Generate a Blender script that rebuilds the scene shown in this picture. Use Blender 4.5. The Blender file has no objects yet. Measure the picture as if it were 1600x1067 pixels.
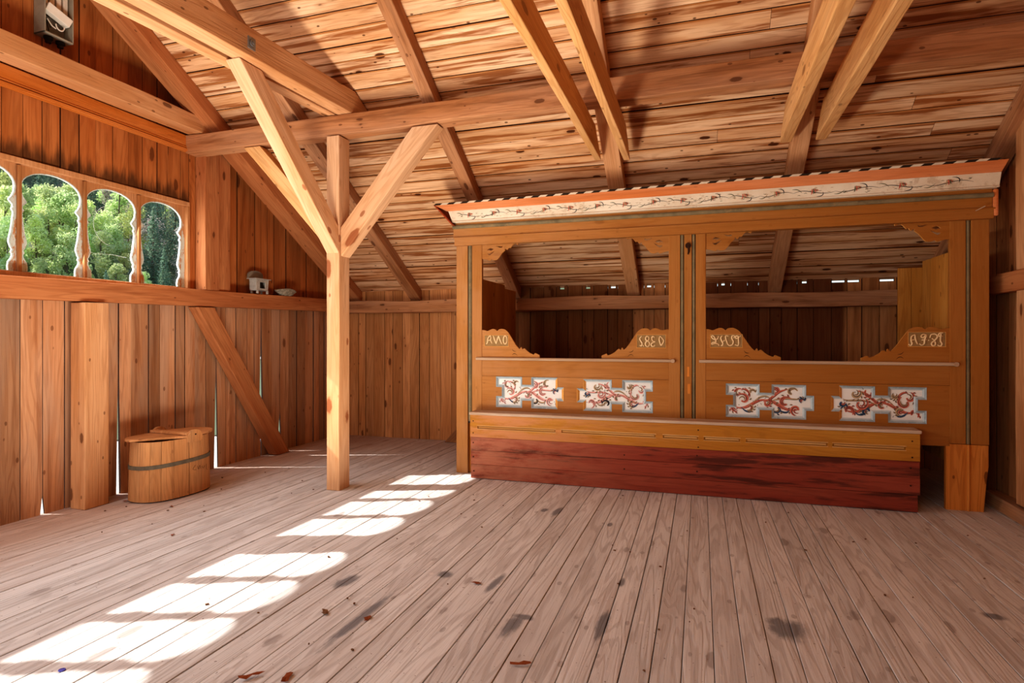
import bpy, bmesh, math, random
from mathutils import Vector, Matrix, noise
from mathutils.geometry import tessellate_polygon
random.seed(7)
SC = bpy.context.scene
COL = SC.collection
PI = math.pi

# ------------------------------------------------------------------ helpers
def lin(h):
    h = h.lstrip('#'); r = [int(h[i:i+2], 16)/255 for i in (0, 2, 4)]
    return tuple((c/12.92 if c <= .04045 else ((c+.055)/1.055)**2.4) for c in r) + (1,)

class NT:
    def __init__(s, name):
        s.m = bpy.data.materials.new(name); s.m.use_nodes = True
        s.t = s.m.node_tree; s.t.nodes.clear()
        s.out = s.n('ShaderNodeOutputMaterial')
    def n(s, typ, **kw):
        nd = s.t.nodes.new(typ)
        for k, v in kw.items(): setattr(nd, k, v)
        return nd
    def l(s, a, b): s.t.links.new(a, b)
    def put(s, sock, v):
        if hasattr(v, 'is_output') or isinstance(v, bpy.types.NodeSocket): s.l(v, sock)
        else: sock.default_value = v
    def math(s, op, a, b=0.0, clamp=False):
        nd = s.n('ShaderNodeMath', operation=op, use_clamp=clamp)
        s.put(nd.inputs[0], a); s.put(nd.inputs[1], b); return nd.outputs[0]
    def vm(s, op, a, b):
        nd = s.n('ShaderNodeVectorMath', operation=op)
        s.put(nd.inputs[0], a); s.put(nd.inputs[1], b); return nd.outputs[0]
    def noise(s, vec, scale=1, detail=4, rough=.55, dist=0):
        nd = s.n('ShaderNodeTexNoise'); s.put(nd.inputs['Vector'], vec)
        nd.inputs['Scale'].default_value = scale; nd.inputs['Detail'].default_value = detail
        nd.inputs['Roughness'].default_value = rough; nd.inputs['Distortion'].default_value = dist
        return nd.outputs['Fac']
    def ramp(s, f, stops):
        nd = s.n('ShaderNodeValToRGB'); s.put(nd.inputs[0], f)
        e = nd.color_ramp.elements
        while len(e) < len(stops): e.new(.5)
        for k, (p, c) in enumerate(stops):
            e[k].position = p; e[k].color = c if len(c) == 4 else tuple(c)+(1,)
        return nd.outputs[0]
    def step(s, f, a, b):
        nd = s.n('ShaderNodeMapRange'); nd.interpolation_type = 'SMOOTHSTEP'
        s.put(nd.inputs[0], f); nd.inputs[1].default_value = a; nd.inputs[2].default_value = b
        return nd.outputs[0]
    def mix(s, f, a, b, mode='MIX'):
        nd = s.n('ShaderNodeMix', data_type='RGBA', blend_type=mode)
        s.put(nd.inputs[0], f); s.put(nd.inputs[6], a); s.put(nd.inputs[7], b); return nd.outputs[2]

def sc3(axis, along, across):
    v = [across]*3; v['XYZ'.index(axis)] = along; return tuple(v)

def wood(name, dark, mid, light, axis='X', ring=.4, knots=.7, kd=2.2, stain=.0, staincol='#4a2a14', isl=.25,
         rough=.75, bump=.25, weather=0.0, wcol='#8a8580', kcol='#4a2210', kt=.085, extra=None, stain_t=(.52, .68), stain_sc=(.9, 9)):
    g = NT(name)
    co = g.n('ShaderNodeTexCoord').outputs['Object']
    ge = g.n('ShaderNodeNewGeometry'); ri = ge.outputs['Random Per Island']
    oi = g.n('ShaderNodeObjectInfo').outputs['Random']
    rnd = g.math('FRACT', g.math('ADD', ri, oi))
    cx = g.n('ShaderNodeCombineXYZ')
    g.l(g.math('MULTIPLY', rnd, 31.7), cx.inputs[0]); g.l(g.math('MULTIPLY', rnd, 57.3), cx.inputs[1]); g.l(g.math('MULTIPLY', rnd, 17.9), cx.inputs[2])
    p = g.vm('ADD', co, cx.outputs[0])
    low = g.noise(g.vm('MULTIPLY', p, sc3(axis, .35, 4.5)), 1, 3, .5, .4)
    rings = g.math('SINE', g.math('MULTIPLY', low, 110.0))
    rings = g.step(rings, .1, .95)
    fine = g.noise(g.vm('MULTIPLY', p, sc3(axis, 3.0, 90)), 1, 4, .6)
    big = g.noise(g.vm('MULTIPLY', p, sc3(axis, .8, 6)), 1, 3, .5)
    c = g.mix(g.step(big, .3, .7), lin(mid), lin(light))
    c = g.mix(g.math('MULTIPLY', rings, ring), c, lin(dark))
    c = g.mix(g.math('MULTIPLY', g.step(fine, .48, .72), .35), c, lin(dark))
    if weather:
        w = g.noise(g.vm('MULTIPLY', p, sc3(axis, .7, 5)), 1, 5, .6)
        c = g.mix(g.math('MULTIPLY', g.step(w, .45, .65), weather), c, lin(wcol))
    if stain:
        sn = g.noise(g.vm('MULTIPLY', g.vm('ADD', p, (3.1, 8.2, 1.7)), sc3(axis, *stain_sc)), 1, 5, .6, .3)
        c = g.mix(g.math('MULTIPLY', g.step(sn, *stain_t), stain), c, lin(staincol))
    if knots:
        vo = g.n('ShaderNodeTexVoronoi'); g.l(g.vm('MULTIPLY', p, sc3(axis, kd, kd*2.6)), vo.inputs['Vector'])
        vo.inputs['Scale'].default_value = 1.0
        d = vo.outputs['Distance']
        wob = g.math('MULTIPLY', g.math('SUBTRACT', g.noise(p, 25, 2), .5), .06)
        k = g.math('SUBTRACT', 1.0, g.step(g.math('ADD', d, wob), kt, kt*1.35))
        halo = g.math('SUBTRACT', 1.0, g.step(d, kt, kt*2.4))
        vo2 = g.n('ShaderNodeTexVoronoi'); g.l(g.vm('MULTIPLY', g.vm('ADD', p, (5.3, 1.1, 7.7)), sc3(axis, kd*2.6, kd*5)), vo2.inputs['Vector']); vo2.inputs['Scale'].default_value = 1.0
        k = g.math('MAXIMUM', k, g.math('MULTIPLY', .85, g.math('SUBTRACT', 1.0, g.step(g.math('ADD', vo2.outputs['Distance'], wob), kt*.95, kt*1.25))))
        c = g.mix(g.math('MULTIPLY', halo, knots*.35), c, lin(dark))
        c = g.mix(g.math('MULTIPLY', k, knots), c, lin(kcol))
    # per board tone
    tone = g.math('ADD', 1-isl/2, g.math('MULTIPLY', g.math('FRACT', g.math('MULTIPLY', rnd, 7.77)), isl))
    hs = g.n('ShaderNodeHueSaturation'); g.l(c, hs.inputs['Color']); g.l(tone, hs.inputs['Value'])
    c = hs.outputs[0]
    if extra: c = extra(g, c, co)
    b = g.n('ShaderNodeBsdfPrincipled'); g.put(b.inputs['Base Color'], c); b.inputs['Roughness'].default_value = rough
    b.inputs['Specular IOR Level'].default_value = .25
    bp = g.n('ShaderNodeBump'); bp.inputs['Strength'].default_value = bump; bp.inputs['Distance'].default_value = .006
    g.l(g.math('ADD', fine, g.math('MULTIPLY', rings, -.4)), bp.inputs['Height']); g.l(bp.outputs[0], b.inputs['Normal'])
    g.l(b.outputs[0], g.out.inputs[0])
    return g.m

def paint(name, col, col2=None, rough=.6, sc=6, amt=.5, metal=0, wear=None, wearamt=.5):
    g = NT(name); co = g.n('ShaderNodeTexCoord').outputs['Object']
    c2 = lin(col2) if col2 else tuple(x*.6 for x in lin(col)[:3])+(1,)
    c = g.mix(g.math('MULTIPLY', g.step(g.noise(co, sc, 5, .65), .35, .75), amt), lin(col), c2)
    if wear: c = g.mix(g.math('MULTIPLY', g.step(g.noise(co, sc*3.1, 5, .7), .56, .66), wearamt), c, lin(wear))
    b = g.n('ShaderNodeBsdfPrincipled'); g.put(b.inputs['Base Color'], c)
    b.inputs['Roughness'].default_value = rough; b.inputs['Metallic'].default_value = metal
    b.inputs['Specular IOR Level'].default_value = .3
    bp = g.n('ShaderNodeBump'); bp.inputs['Strength'].default_value = .15; bp.inputs['Distance'].default_value = .003
    g.l(g.noise(co, sc*8, 4), bp.inputs['Height']); g.l(bp.outputs[0], b.inputs['Normal'])
    g.l(b.outputs[0], g.out.inputs[0]); return g.m

# ------------------------------------------------------------------ mesh building
class MB:
    def __init__(s): s.v = []; s.f = []; s.mi = []
    def face(s, pts, mi=0):
        b = len(s.v); s.v += [tuple(p) for p in pts]; s.f.append(list(range(b, b+len(pts)))); s.mi.append(mi)
    def hexa(s, p, mi=0, ms=None):   # 8 pts : bottom 4 ccw, top 4
        b = len(s.v); s.v += [tuple(q) for q in p]
        for k, f in enumerate(((3,2,1,0),(4,5,6,7),(0,1,5,4),(1,2,6,5),(2,3,7,6),(3,0,4,7))):
            s.f.append([b+i for i in f]); s.mi.append(mi if (ms is None or k < 2) else ms)
    def box(s, x0, x1, y0, y1, z0, z1, mi=0):
        s.hexa([(x0,y0,z0),(x1,y0,z0),(x1,y1,z0),(x0,y1,z0),(x0,y0,z1),(x1,y0,z1),(x1,y1,z1),(x0,y1,z1)], mi)
    def plate(s, loops, fn, d0, d1, mi=0, mside=None):
        """loops: outline + holes in (u,v); fn(u,v,d)->xyz"""
        if mside is None: mside = mi
        vs = [[Vector((u, v, 0)) for u, v in L] for L in loops]
        tris = tessellate_polygon(vs)
        flat = [p for L in loops for p in L]; b = len(s.v); n = len(flat)
        s.v += [tuple(fn(u, v, d0)) for u, v in flat] + [tuple(fn(u, v, d1)) for u, v in flat]
        for t in tris:
            s.f.append([b+i for i in t]); s.mi.append(mi)
            s.f.append([b+n+i for i in reversed(t)]); s.mi.append(mi)
        o = 0
        for L in loops:
            m = len(L)
            for i in range(m):
                j = (i+1) % m
                s.f.append([b+o+i, b+o+j, b+n+o+j, b+n+o+i]); s.mi.append(mside)
            o += m
    def tube(s, path, r, seg=8, mi=0, flat=1.0, nrm=None):
        P = [Vector(p) for p in path]; n = len(P)
        R = r if isinstance(r, (list, tuple)) else [r]*n
        b = len(s.v); up = Vector(nrm) if nrm else None
        for i, p in enumerate(P):
            t = (P[min(i+1, n-1)] - P[max(i-1, 0)])
            t = t.normalized() if t.length > 1e-9 else Vector((1, 0, 0))
            u = up if up else (Vector((0, 0, 1)) if abs(t.z) < .9 else Vector((1, 0, 0)))
            a = t.cross(u)
            a = a.normalized() if a.length > 1e-6 else Vector((1, 0, 0))
            c = a.cross(t).normalized()
            for k in range(seg):
                th = 2*PI*k/seg
                s.v.append(tuple(p + a*math.cos(th)*R[i] + c*math.sin(th)*R[i]*flat))
        for i in range(n-1):
            for k in range(seg):
                k2 = (k+1) % seg
                s.f.append([b+i*seg+k, b+i*seg+k2, b+(i+1)*seg+k2, b+(i+1)*seg+k]); s.mi.append(mi)
        s.f.append([b+k for k in range(seg)][::-1]); s.mi.append(mi)
        s.f.append([b+(n-1)*seg+k for k in range(seg)]); s.mi.append(mi)
    def extr(s, prof, axis, a0, a1, mi=0):
        """closed profile (2d) extruded along axis between a0 and a1; prof coords are the other two axes in XYZ order"""
        fn = {'X': lambda u, v, d: (d, u, v), 'Y': lambda u, v, d: (u, d, v), 'Z': lambda u, v, d: (u, v, d)}[axis]
        s.plate([prof], fn, a0, a1, mi)
    def build(s, name, mats, parent=None, bevel=0, smooth=False, org=None, rot=None, recalc=True):
        me = bpy.data.meshes.new(name)
        vs = s.v
        if org is not None: vs = [tuple(Vector(v)-Vector(org)) for v in vs]
        me.from_pydata(vs, [], s.f)
        if not isinstance(mats, (list, tuple)): mats = [mats]
        for m in mats: me.materials.append(m)
        me.polygons.foreach_set('material_index', s.mi)
        if recalc:
            bm = bmesh.new(); bm.from_mesh(me); bmesh.ops.recalc_face_normals(bm, faces=bm.faces); bm.to_mesh(me); bm.free()
        if smooth: me.polygons.foreach_set('use_smooth', [True]*len(me.polygons))
        me.update()
        o = bpy.data.objects.new(name, me); COL.objects.link(o)
        if org is not None: o.location = org
        if parent: o.parent = parent
        if bevel:
            md = o.modifiers.new('bevel', 'BEVEL'); md.width = bevel; md.segments = 2; md.limit_method = 'ANGLE'; md.angle_limit = math.radians(40)
            md.harden_normals = False
        return o

def tag(o, label=None, cat=None, group=None, kind=None):
    if label: o['label'] = label
    if cat: o['category'] = cat
    if group: o['group'] = group
    if kind: o['kind'] = kind
    return o
def empty(name, loc, label=None, cat=None, group=None, kind=None):
    o = bpy.data.objects.new(name, None); COL.objects.link(o); o.location = loc; o.empty_display_size = .05
    return tag(o, label, cat, group, kind)
def put(o, parent):
    """parent o (built in world coordinates) under an empty at parent's place"""
    o.parent = parent; o.location = Vector(o.location) - Vector(parent.location); return o

# ------------------------------------------------------------------ materials
M = {}
M['beam'] = wood('beam', '#9c6238', '#c28a5a', '#d4a276', 'X', ring=.2, stain=.25, staincol='#7a3f18', isl=.12)
M['beam_old'] = wood('beam_old', '#7c4e30', '#ab744a', '#c08c64', 'X', ring=.25, stain=.5, staincol='#6a3c20', isl=.15, weather=.25, wcol='#8f7362')
M['beam_red'] = wood('beam_red', '#884a28', '#ae6c42', '#c08254', 'X', ring=.25, stain=.35, staincol='#74381a', isl=.1)
M['beam_new'] = wood('beam_new', '#b07c50', '#cc9a6e', '#dab08a', 'X', ring=.3, stain=.0, isl=.08, knots=.85, kd=1.5, kt=.12, kcol='#8a4a28')
M['beam_yellow'] = wood('beam_yellow', '#b07440', '#d29c62', '#deae78', 'X', ring=.3, stain=.1, isl=.1, knots=.5, kd=1.7)
M['joint'] = paint('board_joint', '#3a1e10', '#25120a', rough=.9)
M['wallv'] = wood('wallv', '#94603e', '#b8845c', '#ca9c76', 'Z', ring=.3, stain=.45, staincol='#7d4826', isl=.55, weather=.5, wcol='#a88c76', kd=1.7, stain_sc=(.7, 14), kcol='#5a2f18')
def drip_extra(g, c, co):
    sx = g.n('ShaderNodeSeparateXYZ'); g.l(co, sx.inputs[0])
    z = sx.outputs[2]
    n = g.noise(g.vm('MULTIPLY', co, (1, 16, 2.2)), 1, 4, .6)
    band = g.math('MULTIPLY', g.step(z, 2.50, 2.56), g.math('SUBTRACT', 1.0, g.step(g.math('ADD', z, g.math('MULTIPLY', n, -.35)), 2.42, 2.56)))
    band = g.math('MULTIPLY', band, g.math('SUBTRACT', 1.0, g.step(sx.outputs[1], 4.34, 4.38)))
    return g.mix(g.math('MULTIPLY', band, .8), c, lin('#3a2416'))
M['wallup'] = wood('wallup', '#82421c', '#a86332', '#b97542', 'Z', ring=.25, stain=.5, staincol='#6e3816', isl=.3, kd=1.5, stain_sc=(.8, 12), extra=drip_extra)
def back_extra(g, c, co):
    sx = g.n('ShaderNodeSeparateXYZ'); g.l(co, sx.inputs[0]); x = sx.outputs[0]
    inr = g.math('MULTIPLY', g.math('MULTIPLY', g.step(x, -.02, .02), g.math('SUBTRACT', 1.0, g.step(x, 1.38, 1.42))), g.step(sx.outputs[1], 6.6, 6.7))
    c = g.mix(g.math('MULTIPLY', inr, .8), c, g.mix(.9, c, lin('#481408')))  # red-stained boards, with the shade inside the right bed painted in too
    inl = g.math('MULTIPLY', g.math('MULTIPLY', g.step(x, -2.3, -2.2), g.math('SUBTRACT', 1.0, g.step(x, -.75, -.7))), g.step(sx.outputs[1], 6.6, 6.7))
    return g.mix(g.math('MULTIPLY', inl, .7), c, lin('#482008'))  # shade inside the left bed painted onto the boards as dark brown
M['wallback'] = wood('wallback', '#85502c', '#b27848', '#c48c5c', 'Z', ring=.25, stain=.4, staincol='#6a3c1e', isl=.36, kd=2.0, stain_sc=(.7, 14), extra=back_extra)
M['ceil_edge'] = wood('ceil_edge', '#85481e', '#b0713c', '#c68c58', 'X', ring=.2, stain=.6, staincol='#7a421a', isl=.2, knots=.5)
M['ceil'] = wood('ceil', '#a2602f', '#d29f70', '#eac49c', 'X', ring=.2, stain=.9, staincol='#8f5020', isl=.2, knots=.95, kd=2.4, kt=.085,
                 stain_t=(.49, .62), stain_sc=(1.1, 20), kcol='#4a240e')
M['roof'] = paint('roof_cover', '#2a1a10', rough=.9)
def bed_extra(g, c, co):
    sx = g.n('ShaderNodeSeparateXYZ'); g.l(co, sx.inputs[0])
    n = g.noise(co, 3, 4, .6)
    c = g.mix(g.math('MULTIPLY', g.step(sx.outputs[0], -1.5, 1.2), .55), c, lin('#9c5e1c'))  # deeper orange to the right: fading light painted into the ochre
    return g.mix(g.math('MULTIPLY', g.math('MULTIPLY', g.math('SUBTRACT', 1.0, g.step(sx.outputs[0], -2.2, .0)), g.step(n, .4, .6)), .35), c, lin('#b8865c'))
M['bed'] = wood('bed_ochre', '#7c4a20', '#aa723c', '#b57f4a', 'X', ring=.12, stain=.3, staincol='#8a4a18', isl=.08, knots=.25, rough=.5, bump=.12, extra=bed_extra)
M['bedv'] = wood('bed_ochre_upright', '#7c4a20', '#aa723c', '#b57f4a', 'Z', ring=.12, stain=.3, staincol='#8a4a18', isl=.08, knots=.25, rough=.5, bump=.12, extra=bed_extra)
M['bedlite'] = wood('bed_light_edge', '#b5702c', '#d8984c', '#e0a660', 'X', ring=.15, isl=.05, knots=0, rough=.55)
M['rail'] = wood('worn_rail', '#8c7058', '#b39274', '#cdb396', 'X', ring=.2, isl=.05, knots=0, stain=.3, staincol='#9c6a30')
M['rawfoot'] = wood('raw_foot', '#9a5018', '#c9772c', '#d88f46', 'Z', ring=.3, isl=.1, stain=.3, staincol='#8a4416')
M['endwood'] = wood('bed_end_wood', '#8f541c', '#b97a34', '#cb9048', 'Z', ring=.25, isl=.15, knots=.7, kd=1.4)
M['green'] = paint('moss_groove', '#8a7a5c', '#5c523c', rough=.6, amt=.7, wear='#a08258')
M['crown'] = wood('crown_orange', '#a85a2c', '#cf7a44', '#dd9060', 'X', ring=.15, isl=.05, knots=.2, rough=.5)
M['red'] = paint('oxide_red', '#9c4222', '#7a2c18', rough=.6)
M['cream'] = paint('cream_band', '#e6d8bf', '#c7ac88', rough=.6, sc=3, amt=.5, wear='#a88560', wearamt=.4)
M['white'] = paint('panel_white', '#ece8df', '#cfcabf', rough=.55, amt=.4)
M['bluegrey'] = paint('moulding_grey', '#a9b6b8', '#7f8e92', rough=.5, sc=14, amt=.7, wear='#d8dcd8')
M['greylit'] = paint('moulding_lit', '#c6cfce', '#a2adb0', rough=.5, sc=14)  # paler tint painting a lit face onto the moulding for relief
M['greyshade'] = paint('moulding_shade', '#7e8c92', '#5d6a70', rough=.5, sc=14)  # darker tint painting shade into the step of the moulding
M['pink'] = paint('scroll_pink', '#d98e80', '#ecc6bc', rough=.6, sc=20, amt=.8)
M['rust'] = paint('scroll_red', '#c0604a', '#dc9c88', rough=.6, sc=20, amt=.5)
M['navy'] = paint('scroll_navy', '#2e4a66', '#6a8298', rough=.6, sc=20)
M['tan'] = paint('scroll_tan', '#bfa07a', '#8d7a58', rough=.6, sc=20)
M['ink'] = paint('scroll_ink', '#302c30', '#4c4a48', rough=.6)
M['olive'] = paint('vine_olive', '#6e6a50', '#8d8468', rough=.6)
M['dash_dark'] = paint('dash_dark', '#332a22', rough=.6)
M['dash_white'] = paint('dash_cream', '#e0cdb0', rough=.6)
M['letter'] = paint('letter_cream', '#e8c99a', '#c79a62', rough=.6, sc=30)
M['recess'] = paint('letter_recess', '#9a7a50', '#7a5a34', rough=.7, sc=30)
M['iron'] = paint('iron', '#4a3226', '#2a1a12', rough=.6, sc=30, metal=.5)
M['steel'] = paint('steel', '#8c8a86', '#5c5a58', rough=.45, sc=30, metal=.6)
M['greenwhite'] = paint('worn_green_white', '#cfd9cf', '#8fa69c', rough=.5, sc=18, amt=.7, wear='#a5673a', wearamt=.8)
M['whitereveal'] = paint('white_reveal', '#eef2ee', '#b9cdc6', rough=.4, sc=16, amt=.6)
M['tub'] = wood('tub_wood', '#8a5a34', '#bf8654', '#cf9a68', 'Z', ring=.2, stain=.5, staincol='#7a4c2a', isl=.12, knots=.3, weather=.2, wcol='#9a7c62')
M['tublid'] = wood('tub_lid_wood', '#8a5a34', '#b87e4e', '#c99264', 'Y', ring=.3, stain=.3, staincol='#7a4c2a', isl=.15, knots=.3)
M['hoop'] = paint('withe_hoop', '#6f6656', '#4a4236', rough=.7, sc=25)
M['boxgrey'] = paint('box_grey', '#a39a86', '#7d7462', rough=.5, sc=10)
M['plastic'] = paint('plastic_white', '#e0d4c2', '#c2b49e', rough=.4, sc=8, amt=.3)
M['black'] = paint('black_rubber', '#1a1714', rough=.5)
M['greypaint'] = paint('stove_grey', '#b3aca0', '#8b8378', rough=.7, sc=20, wear='#7a6a58')
M['greydark'] = paint('stove_dark', '#8a7f70', '#6a6052', rough=.7, sc=20)
M['stone'] = paint('mottled_grey', '#a8a08c', '#5e5848', rough=.85, sc=40, amt=.9, wear='#d8d0bc')
M['leaf'] = paint('dry_leaf', '#8a4a2a', '#5c2c18', rough=.8, sc=40)
M['chip'] = paint('wood_chip', '#6a4a34', '#9a7650', rough=.8, sc=40)
M['blue'] = paint('blue_scrap', '#4a4aa0', rough=.5)
M['whitewax'] = paint('white_drip', '#ece6da', rough=.6)

def bench_extra(g, c, co):
    sx = g.n('ShaderNodeSeparateXYZ'); g.l(co, sx.inputs[0])
    n1 = g.noise(g.vm('MULTIPLY', co, (1.6, 5, 16)), 1, 5, .6, .2)
    c = g.mix(g.math('MULTIPLY', g.step(n1, .5, .62), .7), c, lin('#33201c'))
    n2 = g.noise(g.vm('MULTIPLY', co, (3, 3, 10)), 1, 5, .7)
    # worn and dusty at the left end
    w = g.math('MULTIPLY', g.math('SUBTRACT', 1.0, g.step(sx.outputs[0], -2.1, -.3)), .75)
    c = g.mix(g.math('MULTIPLY', w, g.step(n2, .3, .6)), c, lin('#bd7f62'))
    return c
M['benchred'] = wood('bench_red', '#6b2c20', '#8e4030', '#9c4e3a', 'X', ring=.25, isl=.12, knots=.15, rough=.55, extra=bench_extra)
def bench_extra2(g, c, co):
    sx = g.n('ShaderNodeSeparateXYZ'); g.l(co, sx.inputs[0])
    n2 = g.noise(g.vm('MULTIPLY', co, (2, 3, 9)), 1, 5, .7)
    w = g.math('MULTIPLY', g.math('SUBTRACT', 1.0, g.step(sx.outputs[0], -2.0, .3)), .8)
    return g.mix(g.math('MULTIPLY', w, g.step(n2, .35, .6)), c, lin('#c98a62'))
M['benchyellow'] = wood('bench_ochre', '#87501a', '#b4772c', '#c08738', 'X', ring=.2, isl=.06, knots=.2, rough=.45, extra=bench_extra2)
M['benchlite'] = wood('bench_groove_light', '#9c6a34', '#c99658', '#d8ac74', 'X', ring=.2, isl=.05, knots=0, rough=.55)
M['lidwood'] = wood('bench_lid', '#8c7058', '#b79a80', '#d0b8a0', 'X', ring=.25, isl=.05, knots=.1, stain=.4, staincol='#9c7a58')

# floor: scrubbed pine with grey stains
STAINS = [(-1.80, 2.72, .05, .10, 20), (-1.50, 2.37, .03, .30, 5), (-1.335, 2.96, .045, .05, 10), (-1.035, 2.93, .025, .13, 12),
          (-.81, 2.53, .04, .12, 14), (-.785, 2.62, .06, .03, 0), (-.425, 2.66, .028, .17, 3), (-1.02, 4.28, .03, .13, 12), (-1.12, 4.3, .03, .05, 0),
          (.37, 2.87, .085, .11, 0), (.33, 2.93, .05, .05, 0), (-.40, 3.15, .02, .06, 0), (1.3, 3.3, .05, .04, 0), (-.6, 4.1, .02, .05, 0)]
def floor_extra(g, c, co):
    n = g.noise(g.vm('MULTIPLY', co, (24, 9, 1)), 1, 6, .7)
    acc = None
    for x, y, a, b, r in STAINS:
        mp = g.n('ShaderNodeMapping', vector_type='TEXTURE'); g.l(co, mp.inputs[0])
        mp.inputs['Location'].default_value = (x, y, 0); mp.inputs['Rotation'].default_value = (0, 0, math.radians(-r)*.35)
        mp.inputs['Scale'].default_value = (a, b, 1000)
        ln = g.n('ShaderNodeVectorMath', operation='LENGTH'); g.l(mp.outputs[0], ln.inputs[0])
        d = g.math('SUBTRACT', 1.0, g.step(g.math('ADD', ln.outputs['Value'], g.math('MULTIPLY', n, 1.3)), 1.15, 1.85))
        acc = d if acc is None else g.math('MAXIMUM', acc, d)
    c = g.mix(g.math('MULTIPLY', acc, .75), c, lin('#5c6068'))
    # browner towards the left wall and the back, then dark specks and pale patches
    sx = g.n('ShaderNodeSeparateXYZ'); g.l(co, sx.inputs[0])
    e = g.math('SUBTRACT', 1.0, g.step(sx.outputs[0], -4.6, -3.2))
    c = g.mix(g.math('MULTIPLY', e, .5), c, lin('#b8845c'))
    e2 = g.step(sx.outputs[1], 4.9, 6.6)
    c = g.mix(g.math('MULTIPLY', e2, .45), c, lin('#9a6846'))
    sp = g.noise(co, 60, 2, .5)
    c = g.mix(g.math('MULTIPLY', g.step(sp, .70, .74), .7), c, lin('#5a4030'))
    wt = g.noise(g.vm('ADD', co, (9, 4, 2)), 9, 4, .6)
    c = g.mix(g.math('MULTIPLY', g.step(wt, .66, .72), .55), c, lin('#e8e4e0'))
    return c
M['floor'] = wood('floor_boards', '#948a84', '#d2d1cf', '#e2e3e2', 'Y', ring=.3, stain=.35, staincol='#aea298', isl=.12, knots=.35, kd=1.5,
                  weather=.4, wcol='#c2bebc', rough=.7, bump=.3, extra=floor_extra, stain_sc=(.7, 8))
M['under'] = paint('under_floor', '#241a12', rough=.95)

# ------------------------------------------------------------------ room shell
XL, XR, YB, YF = -4.60, 2.25, 6.82, -3.80
SL = .609; RIDGE = (YB+YF)/2
def under(y): return 1.76 + SL*(YB - y) if y > RIDGE else 1.76 + SL*(y - YF)     # underside of rafters
CZ = .145
def ceilz(y): return under(y) + CZ

# floor planks along Y
mb = MB(); x = XL - .05
while x < XR + .05:
    w = random.uniform(.105, .125); g = random.choice((.003, .004, .005, .003))
    z = random.uniform(-.002, .002)
    mb.box(x, min(x + w - g, XR+.06), YF, YB, -.03, z); x += w
fl = mb.build('floor', M['floor'], bevel=.002); tag(fl, kind='structure')
mb = MB(); mb.box(XL-.1, XR+.1, YF-.1, YB+.1, -.09, -.036)
tag(mb.build('floor_underlay', M['under']), kind='structure')

# vertical plank walls ----------------------------------------------------
def wall_planks(mb, axis, pos, thick, a0, a1, zlo, zhi, wmin=.1, wmax=.17, gaps=(), brd=0.0):
    """planks side by side along axis ('Y' => wall in the x=pos plane). zlo/zhi callables"""
    cuts = [a0]; a = a0
    marks = sorted([g[0] for g in gaps if a0 < g[0] < a1])
    while a < a1 - wmin:
        w = random.uniform(wmin, wmax); nx = a + w
        for m in marks:
            if a + .03 < m < nx + .05: nx = m
        if nx > a1 - .05: nx = a1
        cuts.append(nx); a = nx
    if cuts[-1] < a1: cuts.append(a1)
    for i in range(len(cuts)-1):
        l, r = cuts[i], cuts[i+1]
        gl = gr = None
        for g in gaps:
            if abs(g[0]-l) < 1e-6: gl = g
            if abs(g[0]-r) < 1e-6: gr = g
        d = random.uniform(-.005, .005)
        x0, x1 = pos + d, pos + thick
        zl, zh = zlo, zhi
        ee = .0022
        def col(side, g, z0, z1):
            c = (l + ee) if side == 0 else (r - ee)
            return c
        # left edge & right edge as polyline with optional notch for a gap
        def edge(c, g, sgn, zb, zt):
            if not g: return [(c, zb), (c, zt)]
            _, ga, gb, gw = g
            ga = max(ga, zb)
            pts = [(c, zb)] if ga > zb + .02 else []
            pts += [(c + sgn*gw, ga), (c + sgn*gw*.5, (ga+gb)/2), (c, gb), (c, zt)]
            return pts
        L = edge(l+ee, gl, 1, zl(l), zh(l)); R = edge(r-ee, gr, -1, zl(r), zh(r))
        # split lists evenly into quads via polygon plate
        poly = R + L[::-1]
        poly = [p for k, p in enumerate(poly) if p != poly[k-1]]
        if axis == 'Y': fn = lambda u, v, dd: (dd, u, v)
        else: fn = lambda u, v, dd: (u, dd, v)
        mb.plate([poly], fn, x0, x1, 0, 1)

W1 = (2.40, 4.36); W2 = (.385, 2.235); ZW0, ZW1 = 1.76, 2.56      # window openings in the gable wall
gaps = [(3.065, 0, .14, .014), (3.655, -.02, .98, .014), (4.69, -.02, 1.08, .026), (5.318, .62, 1.45, .022), (5.62, .25, .45, .016)]
mb = MB()
wall_planks(mb, 'Y', XL, -.018, YF, YB, lambda y: -.05, lambda y: 1.70, gaps=gaps)
wl = mb.build('wall_left', [M['wallv'], M['joint']], bevel=.002); tag(wl, kind='structure')
mb = MB()
for a, b in ((YF, W2[0]), (W2[1], W1[0]), (W1[1], YB)):
    wall_planks(mb, 'Y', XL, -.03, a, b, lambda y: 1.70, lambda y: ceilz(y) + .0, wmin=.09, wmax=.15)
for a, b in (W1, W2):
    wall_planks(mb, 'Y', XL, -.03, a, b, lambda y: ZW1, lambda y: ceilz(y), wmin=.11, wmax=.15)
tag(mb.build('wall_left_upper', [M['wallup'], M['joint']], bevel=.002), kind='structure')
mb = MB()
bg = [(YY, 1.80, 1.80, 0) for YY in ()]
notch = random.Random(3)
x = XL
mbk = mb
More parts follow.
